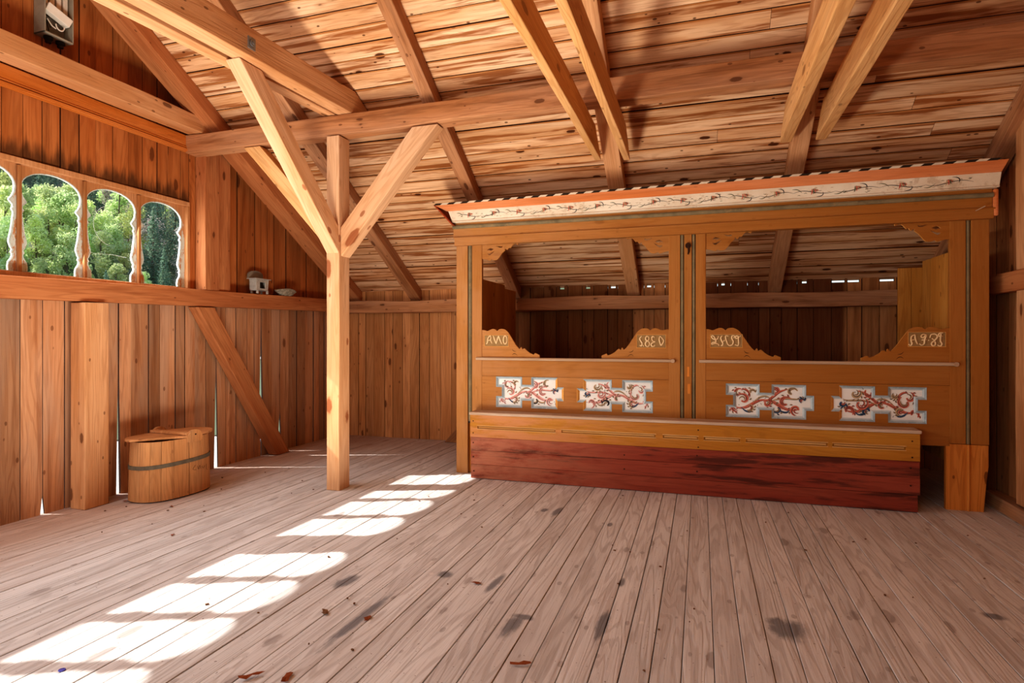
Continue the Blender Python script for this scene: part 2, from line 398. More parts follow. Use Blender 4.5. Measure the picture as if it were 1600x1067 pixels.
while x < XR:
    w = notch.uniform(.11, .17); e = min(x+w, XR)
    top = ceilz(YB) + .01
    d = notch.uniform(-.006, .006)
    c = .0022
    if notch.random() < .45 and x > -2.6:
        n0 = x + w*.3; n1 = n0 + notch.uniform(.02, .06)
        if 1.25 < x < 1.75: n0, n1 = x + .005, e - .02
        poly = [(x+c, -.05), (e-c, -.05), (e-c, top), (n1, top), (n1, 1.868), (n0, 1.868), (n0, top), (x+c, top)]
    else:
        poly = [(x+c, -.05), (e-c, -.05), (e-c, top), (x+c, top)]
    mb.plate([poly], lambda u, v, dd: (u, dd, v), YB + d, YB + .03, 0, 1); x = e
mb.box(XL, XR+.1, YB+.034, YB+.045, -.05, 1.862, 1)  # unseen sheet added behind the planks to keep light out of the joints
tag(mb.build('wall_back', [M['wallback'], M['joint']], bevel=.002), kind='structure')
mb = MB(); wall_planks(mb, 'Y', XR, .03, YF, YB, lambda y: -.05, lambda y: ceilz(y), wmin=.13, wmax=.2)
mb.box(XR+.034, XR+.045, YF, YB, -.05, 2.0, 1)  # sheet added outside the right wall, stops light leaking between planks
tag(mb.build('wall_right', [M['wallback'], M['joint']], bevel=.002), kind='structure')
mb = MB(); wall_planks(mb, 'X', YF, -.03, XL, XR, lambda y: -.05, lambda y: ceilz(YF), wmin=.13, wmax=.2)
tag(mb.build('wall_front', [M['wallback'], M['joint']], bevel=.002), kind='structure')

# ceiling: sheathing boards running along X on both slopes
mb = MB()
L = (YB + .03 - RIDGE)/math.cos(math.atan(SL)); cs, sn = math.cos(math.atan(SL)), math.sin(math.atan(SL))
for side in (1, -1):
    s = 0
    while s < L:
        w = random.uniform(.12, .15); g = .007; e = min(s + w - g, L)
        dz = random.uniform(-.004, .003)
        xs = [XL-.05]; 
        while xs[-1] < XR: xs.append(min(xs[-1] + random.uniform(4.5, 9), XR+.05))
        for k in range(len(xs)-1):
            for (sa, sb, mi_) in ((s, e-.013, 0), (e-.013, e, 2)):
                P = []
                for zz in (0, .022):
                    for (xx, ss) in ((xs[k]+.001, sa), (xs[k+1]-.001, sa), (xs[k+1]-.001, sb), (xs[k]+.001, sb)):
                        yo = YB + .03 - ss*cs if side == 1 else YF - .03 + ss*cs
                        P.append((xx, yo, 1.76 + CZ - SL*.03 + ss*sn + dz + zz))
                mb.hexa(P, mi_, 1)
        s += w
tag(mb.build('ceiling', [M['ceil'], M['joint'], M['ceil_edge']], bevel=.0), kind='structure')
mb = MB()
for side in (1, -1):
    ye = YB + .05 if side == 1 else YF - .05
    ze = 1.76 + CZ + .03 - SL*.05
    zr = 1.76 + CZ + .03 + SL*(YB-RIDGE)
    mb.hexa([(XL-.3, ye, ze), (XR+.3, ye, ze), (XR+.3, RIDGE, zr), (XL-.3, RIDGE, zr), (XL-.3, ye, ze+.06), (XR+.3, ye, ze+.06), (XR+.3, RIDGE, zr+.06), (XL-.3, RIDGE, zr+.06)])
tag(mb.build('ceiling_roof_cover', M['roof']), kind='structure')

# ------------------------------------------------------------------ timbers
def timber(name, label, cat, p0, p1, w, h, mat='beam', up=(0, 0, 1), cut0=0, cut1=0, rough=.004, group=None, bev=.006, seg=None, clip=()):
    """beam from p0 to p1 (centre line); w across, h along 'up'. cutN shifts the upper edge of that end along the beam"""
    p0, p1 = Vector(p0), Vector(p1); d = p1-p0; Ln = d.length; X = d.normalized()
    U = Vector(up); U = (U - X*U.dot(X)).normalized(); Y = U.cross(X)
    n = seg or max(2, int(Ln/.25)); v = []; f = []
    rr = random.Random(hash((round(p0.x, 2), round(p1.y, 2), round(p1.z, 2), w)) & 0xffff)
    sd = rr.uniform(0, 50)
    for i in range(n+1):
        t = i/n; x = Ln*t
        for (a, b) in ((-1, -1), (1, -1), (1, 1), (-1, 1)):
            q = noise.noise(Vector((x*1.3+sd, a*3, b*5)))*rough*2; q2 = noise.noise(Vector((x*1.3+sd, a*3+9, b*5+4)))*rough*2
            xx = x
            if b == 1: xx += cut0*(1-t) - cut1*t
            v.append((xx, a*w/2 + q, b*h/2 + q2))
    for i in range(n):
        for k in range(4):
            k2 = (k+1) % 4; f.append([i*4+k, i*4+k2, (i+1)*4+k2, (i+1)*4+k])
    f.append([3, 2, 1, 0]); f.append([n*4+k for k in range(4)])
    mb = MB(); mb.v = v; mb.f = f; mb.mi = [0]*len(f)
    o = mb.build(name, M[mat], bevel=bev)
    if clip:
        mw = Matrix(((X.x, Y.x, U.x, p0.x), (X.y, Y.y, U.y, p0.y), (X.z, Y.z, U.z, p0.z), (0, 0, 0, 1))); inv = mw.inverted(); ir = inv.to_3x3()
        bm = bmesh.new(); bm.from_mesh(o.data)
        for pc, pn in clip:
            gm = bm.verts[:]+bm.edges[:]+bm.faces[:]
            r = bmesh.ops.bisect_plane(bm, geom=gm, plane_co=inv @ Vector(pc), plane_no=ir @ Vector(pn), clear_outer=True)
            ed = [e for e in bm.edges if e.is_boundary]
            if ed: bmesh.ops.contextual_create(bm, geom=ed)
        bmesh.ops.recalc_face_normals(bm, faces=bm.faces); bm.to_mesh(o.data); bm.free()
    o.matrix_world = Matrix(((X.x, Y.x, U.x, p0.x), (X.y, Y.y, U.y, p0.y), (X.z, Y.z, U.z, p0.z), (0, 0, 0, 1)))
    if label: tag(o, label, cat, group)
    return o

# rafters: bottom face in the plane under(y)
RH = CZ*cs - .002
def rafter(x0, x1, mat, label, side=1, y1=None):
    ye = YB + .0 if side == 1 else YF
    off = RH/2
    n = Vector((0, sn, cs)) if side == 1 else Vector((0, -sn, cs))
    a = Vector(((x0+x1)/2, ye - .02*side, under(ye - .02*side))) + n*off
    b = Vector(((x0+x1)/2, RIDGE + .02*side, under(RIDGE + .02*side))) + n*off
    return timber('rafter', label, 'rafter', a, b, x1-x0, RH, mat, up=n, rough=.002)
rafter(-4.475, -4.27, 'beam_red', 'broad reddish rafter lying against the planked gable wall with the windows')
rafter(-3.545, -3.40, 'beam_old', 'slanting brown rafter seen behind the braced post')
rafter(-2.19, -2.07, 'beam_old', 'slanting rafter above the left end of the cabin bed')
rafter(-.80, -.655, 'beam', 'slanting rafter clasped by the left pair of tie planks')
rafter(.68, .81, 'beam', 'slanting rafter clasped by the right pair of tie planks')
for i, (a, b) in enumerate(((-4.42, -4.24), (-3.545, -3.40), (-2.19, -2.07), (-.80, -.655), (.68, .81), (2.08, 2.23))):
    rafter(a, b, 'beam_old', 'rafter of the roof slope behind the viewer', side=-1)['group'] = 'rafters behind the viewer'
rafter(2.10, 2.235, 'beam_old', 'dark rafter lying against the right gable wall')
timber('ridge_board', 'ridge board at the peak of the roof', 'beam', (XL, RIDGE, under(RIDGE)-.02), (XR, RIDGE, under(RIDGE)-.02), .04, .12, 'beam_old')

PZ0, PZ1 = 3.025, 3.18
timber('purlin', 'long hewn purlin crossing the room on top of the braced post', 'beam', (XL+.02, 4.375, 3.1), (XR-.01, 4.375, 3.115), .15, .165, 'beam_old', rough=.008)
timber('purlin', 'purlin of the roof slope behind the viewer', 'beam', (XL+.02, -1.36, 3.1), (XR-.01, -1.36, 3.1), .15, .16, 'beam_old', rough=.008)

# ties
timber('tie_beam', 'hewn tie beam running along the gable wall above the arched windows', 'beam', (-4.475, -1.44, 3.262), (-4.475, 4.44, 3.262), .17, .15, 'beam', rough=.007)
timber('tie_beam', 'pale tie beam carrying the small steel bracket, nearer of the left pair', 'beam', (-3.24, -.4, 3.288), (-2.834, 4.78, 3.288), .14, .195, 'beam', rough=.003, clip=[((0, YB, 1.76+CZ-.012), (0, sn, cs))])
timber('tie_beam', 'pale tie beam just behind the one with the steel bracket', 'beam', (-3.47, -.4, 3.278), (-2.977, 4.75, 3.278), .115, .17, 'beam', rough=.003, clip=[((0, YB, 1.76+CZ-.012), (0, sn, cs))])
TB = [(-.829, 'left plank of the tie pair clasping the rafter over the left bed', 4.98), (-.595, 'right plank of the tie pair clasping the rafter over the left bed', 5.05),
      (.622, 'left plank of the tie pair clasping the rafter over the right bed', 4.97), (.868, 'right plank of the tie pair clasping the rafter over the right bed', 4.97)]
for x, lab, ye in TB:
    w = .055 if x < 0 else .08
    timber('tie_plank', lab, 'beam', (x, -1.98, 2.9), (x, ye, 2.9), w, .2, 'beam_yellow', cut0=.32, cut1=.30, rough=.003)

# post with three braces
PT = ((0, 0, 3.012), (0, 0, 1))
timber('post', 'pale squared post standing free in the room', 'post', (-2.973, 4.37, 0), (-2.973, 4.37, 3.02), .125, .155, 'beam_new', up=(0, 1, 0), rough=.002, clip=[PT])
timber('brace', 'long pale brace rising from the post to the tie beam with the steel bracket', 'brace', (-2.965, 4.42, 1.98), (-3.02, 3.215, 3.30), .12, .155, 'beam_new', up=(0, .72, .7), rough=.002,
       clip=[((0, 4.288, 0), (0, 1, 0)), ((0, 0, 3.186), (0, 0, 1))])
timber('brace', 'pale brace leaning left from the post up to the purlin', 'brace', (-2.95, 4.375, 2.06), (-4.02, 4.375, 3.20), .11, .13, 'beam_yellow', up=(0, 0, 1), rough=.003,
       clip=[((-3.04, 0, 0), (1, 0, 0)), PT])
timber('brace', 'pale knotty brace leaning right from the post up to the purlin', 'brace', (-2.96, 4.37, 2.04), (-1.96, 4.37, 3.20), .125, .17, 'beam_new', up=(0, 0, 1), rough=.002,
       clip=[((-2.908, 0, 0), (-1, 0, 0)), PT])

# back wall and gable wall frame
RB = ((0, 3.3, 1.564), (0, -.018, 1))
timber('wall_plate', 'old horizontal timber across the low back wall', 'beam', (XL+.02, 6.72, 1.69), (XR-.02, 6.72, 1.69), .16, .15, 'beam_old', rough=.009)
timber('wall_rail', 'long cracked horizontal timber under the arched windows serving as a shelf', 'beam', (-4.525, YF+.02, 1.535), (-4.525, 6.62, 1.708), .12, .155, 'beam_red', rough=.003)
timber('wall_post', 'stout cracked post on the left wall beside the wooden tub', 'post', (-4.485, 3.33, 0), (-4.485, 3.33, 1.7), .15, .19, 'beam', up=(0, 1, 0), clip=[RB])
timber('wall_post', 'upright timber at the end of the arched windows', 'post', (-4.535, 4.515, 1.752), (-4.535, 4.515, 3.17), .12, .17, 'beam_red', up=(0, 1, 0), rough=.003)
timber('wall_post', 'flat upright board next to the upright timber at the window end', 'post', (-4.545, 4.69, 1.756), (-4.545, 4.69, 3.1), .1, .15, 'beam_red', up=(0, 1, 0), rough=.003)
timber('wall_post', 'upright timber on the left wall out toward the viewer', 'post', (-4.50, .3, 0), (-4.50, .3, 1.7), .14, .18, 'beam', up=(0, 1, 0), clip=[RB])
timber('wall_brace', 'slanting brace on the lower left wall between tub and post', 'brace', (-4.50, 5.56, -.1), (-4.50, 4.30, 1.75), .115, .17, 'beam_red', up=(0, .83, .55), rough=.003, clip=[RB, ((0, 0, .003), (0, 0, -1))])
timber('wall_brace', 'short slanting brace low on the back wall beside the bed', 'brace', (-3.0, 6.735, -.08), (-2.15, 6.735, .85), .1, .14, 'beam_old', up=(0, 0, 1), rough=.003, clip=[((0, 0, .003), (0, 0, -1))])
timber('corner_light_stop', 'dark upright timber added to stop a light leak in the right back corner behind the bed', 'post', (2.19, 6.77, 0), (2.19, 6.77, 1.6), .11, .09, 'beam_old', up=(0, 1, 0))  # timber added to close a slit of light behind the bed
timber('wall_rail', 'horizontal timber on the right wall beside the bed', 'beam', (2.19, YF+.02, 1.69), (2.19, 6.60, 1.71), .11, .14, 'beam_red', rough=.003)
timber('wall_post', 'wide upright boards on the right wall at the picture edge', 'post', (2.205, 5.03, .1), (2.205, 5.03, 3.2), .08, .26, 'beam', up=(0, 1, 0), clip=[((0, YB, 1.76+CZ-.012), (0, sn, cs))])

mb = MB(); mb.box(XL+.002, XL+.03, W2[0]-.4, 4.42, 3.03, 3.184); mb.box(XL+.03, XL+.045, W2[0]-.4, 4.42, 3.035, 3.06); mb.box(XL+.03, XL+.038, W2[0]-.4, 4.42, 3.068, 3.08)
tag(mb.build('trim_1', M['wallup'] if 0 else wood('trim_wood', '#9a4c18', '#c26f2c', '#cf8040', 'Y', ring=.2, isl=.05, knots=.1), bevel=.004), kind='structure')
mb = MB(); mb.hexa([(2.03, 2.0, 0), (2.25, 2.0, 0), (2.25, 5.62, 0), (2.13, 5.62, 0), (2.05, 2.0, .085), (2.25, 2.0, .085), (2.25, 5.62, .09), (2.15, 5.62, .09)])
tag(mb.build('baseboard_right', wood('sill_wood', '#8c5c38', '#b98a62', '#caa27c', 'Y', ring=.3, isl=.05, weather=.4), bevel=.006), kind='structure')

# ------------------------------------------------------------------ arched windows
def win_profile():
    # (height, half width of the mullion silhouette)
    return [(0, .062), (.03, .064), (.06, .060), (.085, .044), (.105, .036), (.12, .036), (.13, .044), (.15, .036), (.165, .046), (.20, .058), (.225, .056),
            (.275, .045), (.36, .034), (.40, .030), (.42, .030), (.43, .038), (.44, .040), (.45, .032), (.465, .032), (.48, .044), (.495, .058), (.505, .056), (.53, .038), (.56, .026), (.60, .022)]
def arch_hole(c0, c1, z0):
    pr = win_profile(); pts = []
    L = [(c0 + w, z0 + t) for t, w in pr]; R = [(c1 - w, z0 + t) for t, w in pr]
    zc = z0 + .60; a = (c1-c0)/2 - .022; cm = (c0+c1)/2; A = []
    for k in range(1, 16):
        th = PI*k/16; A.append((cm - a*math.cos(th)*1.0, zc + .135*math.sin(th)**.9))
    return L + A + R[::-1]
MW = wood('window_brown', '#8e5830', '#b88050', '#c89468', 'Z', ring=.2, isl=.1, knots=.1, rough=.6)
g = NT('window_glass')
tr = g.n('ShaderNodeBsdfTransparent'); gl = g.n('ShaderNodeBsdfGlossy'); gl.inputs['Roughness'].default_value = .02
fr = g.n('ShaderNodeLayerWeight'); fr.inputs[0].default_value = .08
mx = g.n('ShaderNodeMixShader'); g.l(g.math('MULTIPLY', fr.outputs['Facing'], .25), mx.inputs[0]); g.l(tr.outputs[0], mx.inputs[1]); g.l(gl.outputs[0], mx.inputs[2])
g.l(mx.outputs[0], g.out.inputs[0]); M['glass'] = g.m
def fret_extra(g, c, co):
    sx = g.n('ShaderNodeSeparateXYZ'); g.l(co, sx.inputs[0])
    n = g.noise(g.vm('MULTIPLY', co, (10, 26, 9)), 1, 5, .65)
    lowz = g.math('SUBTRACT', 1.0, g.step(sx.outputs[2], 2.30 - FZ, 2.42 - FZ))
    return g.mix(g.math('MULTIPLY', g.math('MULTIPLY', lowz, g.step(n, .42, .52)), .9), c, lin('#c9d2c8'))
FZ = 0
MF = wood('fret_brown', '#8e5830', '#b88050', '#c89468', 'Z', ring=.2, isl=.1, knots=.1, rough=.6, extra=fret_extra)
def window(n, y0, y1):
    w = empty('window_%d' % n, (-4.62, (y0+y1)/2, ZW0)); tag(w, kind='structure')
    np_ = 4; mar = .045; sp = (y1 - y0 - 2*mar)/np_
    mull = [y0 + mar + sp*i for i in range(np_+1)]
    # casing
    mb = MB()
    x0, x1 = -4.66, -4.585
    mb.box(x0, x1, y0, y1, ZW1-.03, ZW1+.012); mb.box(x0, x1, y0, y0+.03, ZW0, ZW1-.03); mb.box(x0, x1, y1-.03, y1, ZW0, ZW1-.03); mb.box(x0, x1, y0, y1, ZW0-.06, ZW0+.005)
    put(mb.build('casing', MW, bevel=.004), w)
    mb = MB()
    holes = [arch_hole(mull[i], mull[i+1], ZW0+.012) for i in range(np_)]
    outer = [(y0+.03, ZW0+.004), (y1-.03, ZW0+.004), (y1-.03, ZW1-.03), (y0+.03, ZW1-.03)]
    mb.plate([outer]+holes, lambda u, v, d: (d, u, v), -4.622, -4.640, mi=0, mside=1)
    # worn white-green band painted round each opening
    for h in holes:
        c = (sum(p[0] for p in h)/len(h), sum(p[1] for p in h)/len(h))
        m = len(h)
        for i in range(m-1):
            a, b = h[i], h[i+1]
            if abs(a[0]-c[0]) < .02 and a[1] < c[1]: continue
            def off(p):
                dx = p[0]-c[0]; k = 1 if dx > 0 else -1
                if p[1] > ZW0 + .62: 
                    v = Vector((p[0]-c[0], p[1]-(ZW0+.55))).normalized(); return (p[0]+v.x*.006, p[1]+v.y*.006)
                return (p[0]+k*.010, p[1])
            A, B = off(a), off(b)
            mb.face([(-4.6205, a[0], a[1]), (-4.6205, b[0], b[1]), (-4.6205, B[0], B[1]), (-4.6205, A[0], A[1])], 2)
    put(mb.build('fretwork', [MF, M['whitereveal'], M['greenwhite']], recalc=False), w)
    for i in range(1, np_):
        mb = MB(); mb.box(-4.621, -4.596, mull[i]-.012, mull[i]+.012, ZW0, ZW1-.035)
        put(mb.build('mullion', wood('mullion_%d_%d' % (n, i), '#6a3c1c', '#9c6236', '#a87448', 'Z', ring=.3, knots=0, isl=.1), bevel=.004), w)
    for i in range(np_):
        mb = MB(); mb.box(-4.648, -4.645, mull[i]+.004, mull[i+1]-.004, ZW0+.006, ZW1-.035)
        p = put(mb.build('pane', M['glass']), w)
        if n == 1 and i == 2:
            mb = MB(); cm = (mull[i]+mull[i+1])/2
            mb.tube([(-4.642, cm+.02+.16*math.cos(a), ZW0+.46-.15*math.sin(a)*1.1) for a in [math.radians(250-8*k) for k in range(22)]][:20], .0012, 5)
            mb.tube([(-4.642, mull[i]+.06+.02*k, ZW0+.22-.004*math.sin(k*.5)) for k in range(17)], .001, 5)
            cr = mb.build('crack', M['whitereveal']); cr.parent = p; cr.location = (0, 0, 0)
            cr.location = Vector((0, 0, 0)) - Vector(w.location)
            cr.location = (0, 0, 0)
    return w
# panes are built in world coordinates under the window empty; keep the crack in the same frame
window(1, *W1); window(2, *W2)

# ------------------------------------------------------------------ double cabin bed
BY = 5.23
bed = empty('cabin_bed', (-.1, BY, 0), 'double ochre painted cabin bed with carved openings and projecting cornice along the back', 'bed')
def part(mb, name, mat, bevel=.003, label=None, parent=None, **k):
    o = mb.build(name, mat, bevel=bevel, **k); put(o, bed) if parent is None else None
    if parent is not None:
        o.parent = parent; o.location = (0, 0, 0)      # parent already sits in the bed frame
    if label: o['label'] = label
    return o
fy = lambda u, v, d: (u, d, v)
def stile(x0, x1, z0, z1, y=BY):
    mb = MB(); mb.box(x0, x1, y, y+.04, z0, z1); return part(mb, 'stile', M['bedv'], .004)
stile(-2.239, -2.122, 0, 2.18); stile(-2.079, -1.977, .48, 2.18)
stile(-.262, -.167, .48, 2.18); stile(-.135, -.072, .48, 2.18); stile(-.041, .041, .48, 2.18)
stile(1.786, 1.889, .5, 2.18); stile(1.921, 2.035, .5, 2.18)
for a, b in ((-2.122, -2.079), (-.167, -.135), (-.072, -.041), (1.889, 1.921)):
    mb = MB(); mb.box(a, b, BY+.02, BY+.035, .48, 2.18)
    m = (a+b)/2; r = (b-a)*.42
    mb.tube([(m, BY+.016, .5), (m, BY+.016, 2.18)], r, 12, 1, nrm=(0, 1, 0))
    part(mb, 'groove_moulding', [M['ink'], M['green']], 0, label='grey-green groove moulding')
# feet
mb = MB(); mb.plate([[(1.762, 0), (2.003, 0), (2.018, .2), (2.033, .34), (2.033, .497), (1.762, .497)]], fy, BY+.004, BY+.044)
mb.tube([(1.905, BY+.004, 0), (1.905, BY+.004, .497)], .012, 8)
part(mb, 'foot', M['rawfoot'], .004, 'unpainted orange wood foot')
for a, b in ((-2.235, -2.06), (1.80, 1.88)):
    mb = MB(); mb.box(a, b, BY+.05, BY+.13, 0, .5); part(mb, 'foot', M['rawfoot'])
# openings
def pcut(x0, x1, z0, z1, tab):
    """stepped outline of the painted panels; tab = +1 tongue to the right, -1 to the left"""
    W = x1 - x0; t = .058; m = W - t; h = z1 - z0
    P = [(0, 0), (m*.43, 0), (m*.43, h*.24), (m*.58, h*.24), (m*.58, 0), (m, 0), (m, h*.26), (m+t, h*.26), (m+t, h*.70), (m, h*.70), (m, h), (m*.58, h), (m*.58, h*.75),
         (m*.43, h*.75), (m*.43, h), (0, h), (0, h*.66), (t, h*.66), (t, h*.36), (0, h*.36)]
    if tab < 0: P = [(W - u, v) for u, v in P][::-1]
    return [(x0+u, z0+v) for u, v in P]
def inset(P, d):
    n = len(P); out = []
    for i in range(n):
        a, b, c = Vector(P[i-1]), Vector(P[i]), Vector(P[(i+1) % n])
        e1 = (b-a).normalized(); e2 = (c-b).normalized()
        n1 = Vector((-e1.y, e1.x)); n2 = Vector((-e2.y, e2.x))
        o = b + (n1 + n2)*d; out.append((o.x, o.y))
    return out
PAN = [(-1.835, -1.183, .645, .932, 1, 0), (-1.065, -.396, .642, .925, -1, 0), (.199, .864, .637, .915, 1, 1), (.984, 1.637, .64, .918, -1, 1)]

def scroll(mb, cx, cz, r, a0, turn, mi, w=.012, y=None, n=22, sx=1.0, sz=1.0, tip=True):
    """tapering C-scroll laid on the panel face"""
    L = []; R = []
    for i in range(n+1):
        t = i/n; a = a0 + turn*t; rr = r*(1 - .72*t)
        px, pz = cx + sx*rr*math.cos(a), cz + sz*rr*math.sin(a)
        ww = w*(.25 + math.sin(PI*min(1, t*.9+.08)))*.5
        if tip and t > .9: ww = w*.42
        L.append((px + ww*math.cos(a), pz + ww*math.sin(a))); R.append((px - ww*math.cos(a), pz - ww*math.sin(a)))
    for i in range(n):
        mb.face([(L[i][0], y, L[i][1]), (L[i+1][0], y, L[i+1][1]), (R[i+1][0], y, R[i+1][1]), (R[i][0], y, R[i][1])], mi)
    return L, R
def stroke(mb, pts, w, mi, y):
    n = len(pts)
    for i in range(n-1):
        a, b = Vector(pts[i]), Vector(pts[i+1]); d = (b-a)
        if d.length < 1e-6: continue
        q = Vector((-d.y, d.x)).normalized()
        w0 = w*(.35 + math.sin(PI*i/(n-1)))*.6; w1 = w*(.35 + math.sin(PI*(i+1)/(n-1)))*.6
        mb.face([(a.x+q.x*w0, y, a.y+q.y*w0), (b.x+q.x*w1, y, b.y+q.y*w1), (b.x-q.x*w1, y, b.y-q.y*w1), (a.x-q.x*w0, y, a.y-q.y*w0)], mi)
def dot(mb, x, z, r, mi, y, sx=1, rot=0):
    P = []
    for k in range(10):
        a = 2*PI*k/10; u, v = r*sx*math.cos(a), r*math.sin(a)
        P.append((x + u*math.cos(rot) - v*math.sin(rot), y, z + u*math.sin(rot) + v*math.cos(rot)))
    mb.face(P, mi)
def bez(p, n=14):
    out = []
    pts = [Vector(q) for q in p]
    for i in range(n+1):
        t = i/n; q = pts
        while len(q) > 1: q = [q[k].lerp(q[k+1], t) for k in range(len(q)-1)]
        out.append((q[0].x, q[0].y))
    return out

def painting(x0, x1, z0, z1, tab, strong, seed, y):
    """rosemaling: leafy C-scrolls in red, tan and blue with dark outlines"""
    mb = MB(); rr = random.Random(seed)
    W = x1-x0; H = z1-z0; t = .058; m = W-t
    ox = x0 if tab > 0 else x0 + t
    A, B = (0, 3) if not strong else (1, 3)       # pink or red main colour
    def U(u): return ox + (u*m if tab > 0 else (1-u)*m)
    s = 1 if tab > 0 else -1
    Y = [y]
    def lay(): Y[0] -= .00004; return Y[0]
    # main S of the vine
    for (u0, v0, u1, v1, u2, v2, u3, v3, w, c) in (
        (.10, .32, .30, .12, .35, .62, .55, .52, .020, A), (.50, .52, .62, .62, .72, .10, .92, .30, .022, A), (.48, .48, .60, .52, .62, .80, .78, .86, .018, A),
        (.30, .60, .34, .75, .22, .92, .20, .80, .014, A), (.55, .48, .75, .70, .85, .50, .95, .62, .012, 3 if strong else A),
        (.35, .45, .45, .70, .52, .66, .56, .60, .011, 3), (.66, .30, .70, .16, .78, .14, .80, .26, .012, 2 if strong else 3), (.20, .30, .26, .12, .34, .14, .33, .26, .012, 2)):
        P = bez([(U(u0), z0+v0*H), (U(u1), z0+v1*H), (U(u2), z0+v2*H), (U(u3), z0+v3*H)])
        stroke(mb, P, w*.8, c, lay())
        P2 = [(p[0]+.004, p[1]-.006) for p in P]
        stroke(mb, P2, .0022, 4, lay())
    C = [(.17, .72, .036, 1.2, 4.2), (.13, .28, .032, -1.0, -4.4), (.34, .78, .026, .5, 4.0), (.62, .76, .034, 2.4, -4.6), (.82, .76, .036, .6, 4.4), (.88, .28, .042, -1.2, -4.6),
         (.66, .26, .034, 3.6, 4.2), (.30, .28, .030, -2.0, 4.2), (.50, .42, .030, 1.0, -4.4), (.76, .50, .046, 0.4, 4.8), (.24, .52, .044, 2.6, -4.8), (.94, .52, .024, 0, 4)]
    for k, (u, v, r, a0, tn) in enumerate(C):
        c = [A, A, 3, A, 3, A, 2 if strong else 4, 3, A, A, A, 2][k]
        a0 += rr.uniform(-.6, .6); r *= rr.uniform(1.0, 1.2)
        u += rr.uniform(-.02, .02); v += rr.uniform(-.04, .04)
        r = min(r, (1-v)*H*.95 + .006, v*H*.95 + .006)
        scroll(mb, U(u), z0+v*H, r, a0, tn*s, c, w=.018 if strong else .015, y=lay())
        scroll(mb, U(u), z0+v*H, r*.98, a0+.25, tn*s*.9, 4, w=.0042, y=lay())
        scroll(mb, U(u), z0+v*H, r*.62, a0+.7, tn*s*.75, (3, A)[k % 2], w=.010, y=lay())
        scroll(mb, U(u), z0+v*H, r*.62, a0+.9, tn*s*.7, 4, w=.0036, y=lay())
        for q in range(4):      # feathered leaf tips along the outside of the scroll
            a = a0 + tn*s*(.08+.14*q); px, pz = U(u) + r*1.02*math.cos(a), z0+v*H + r*1.02*math.sin(a)
            ex, ez = px + .020*math.cos(a+.9*s), pz + .020*math.sin(a+.9*s)
            if x0+.03 < ex < x1-.03 and z0+.03 < ez < z1-.03:
                stroke(mb, bez([(px, pz), (px+.012*math.cos(a), pz+.012*math.sin(a)), (ex, ez)], 7), .0075, (c, 3)[q % 2], lay())
                stroke(mb, bez([(px, pz), (px+.014*math.cos(a), pz+.014*math.sin(a)), (ex, ez)], 7), .0028, 4, lay())
    for k in range(16):
        u, v = rr.choice([(rr.uniform(.03, .38), rr.uniform(.12, .9)), (rr.uniform(.62, .97), rr.uniform(.12, .9)), (rr.uniform(.4, .6), rr.uniform(.36, .66))])
        if k < 6: dot(mb, U(u), z0+v*H, .0035, 4, lay())
        else:
            a = rr.uniform(0, 6.28)
            stroke(mb, bez([(U(u), z0+v*H), (U(u)+.012*math.cos(a), z0+v*H+.012*math.sin(a)), (U(u)+.02*math.cos(a+.8), z0+v*H+.02*math.sin(a+.8))], 6), .0022, 4, lay())
    return mb
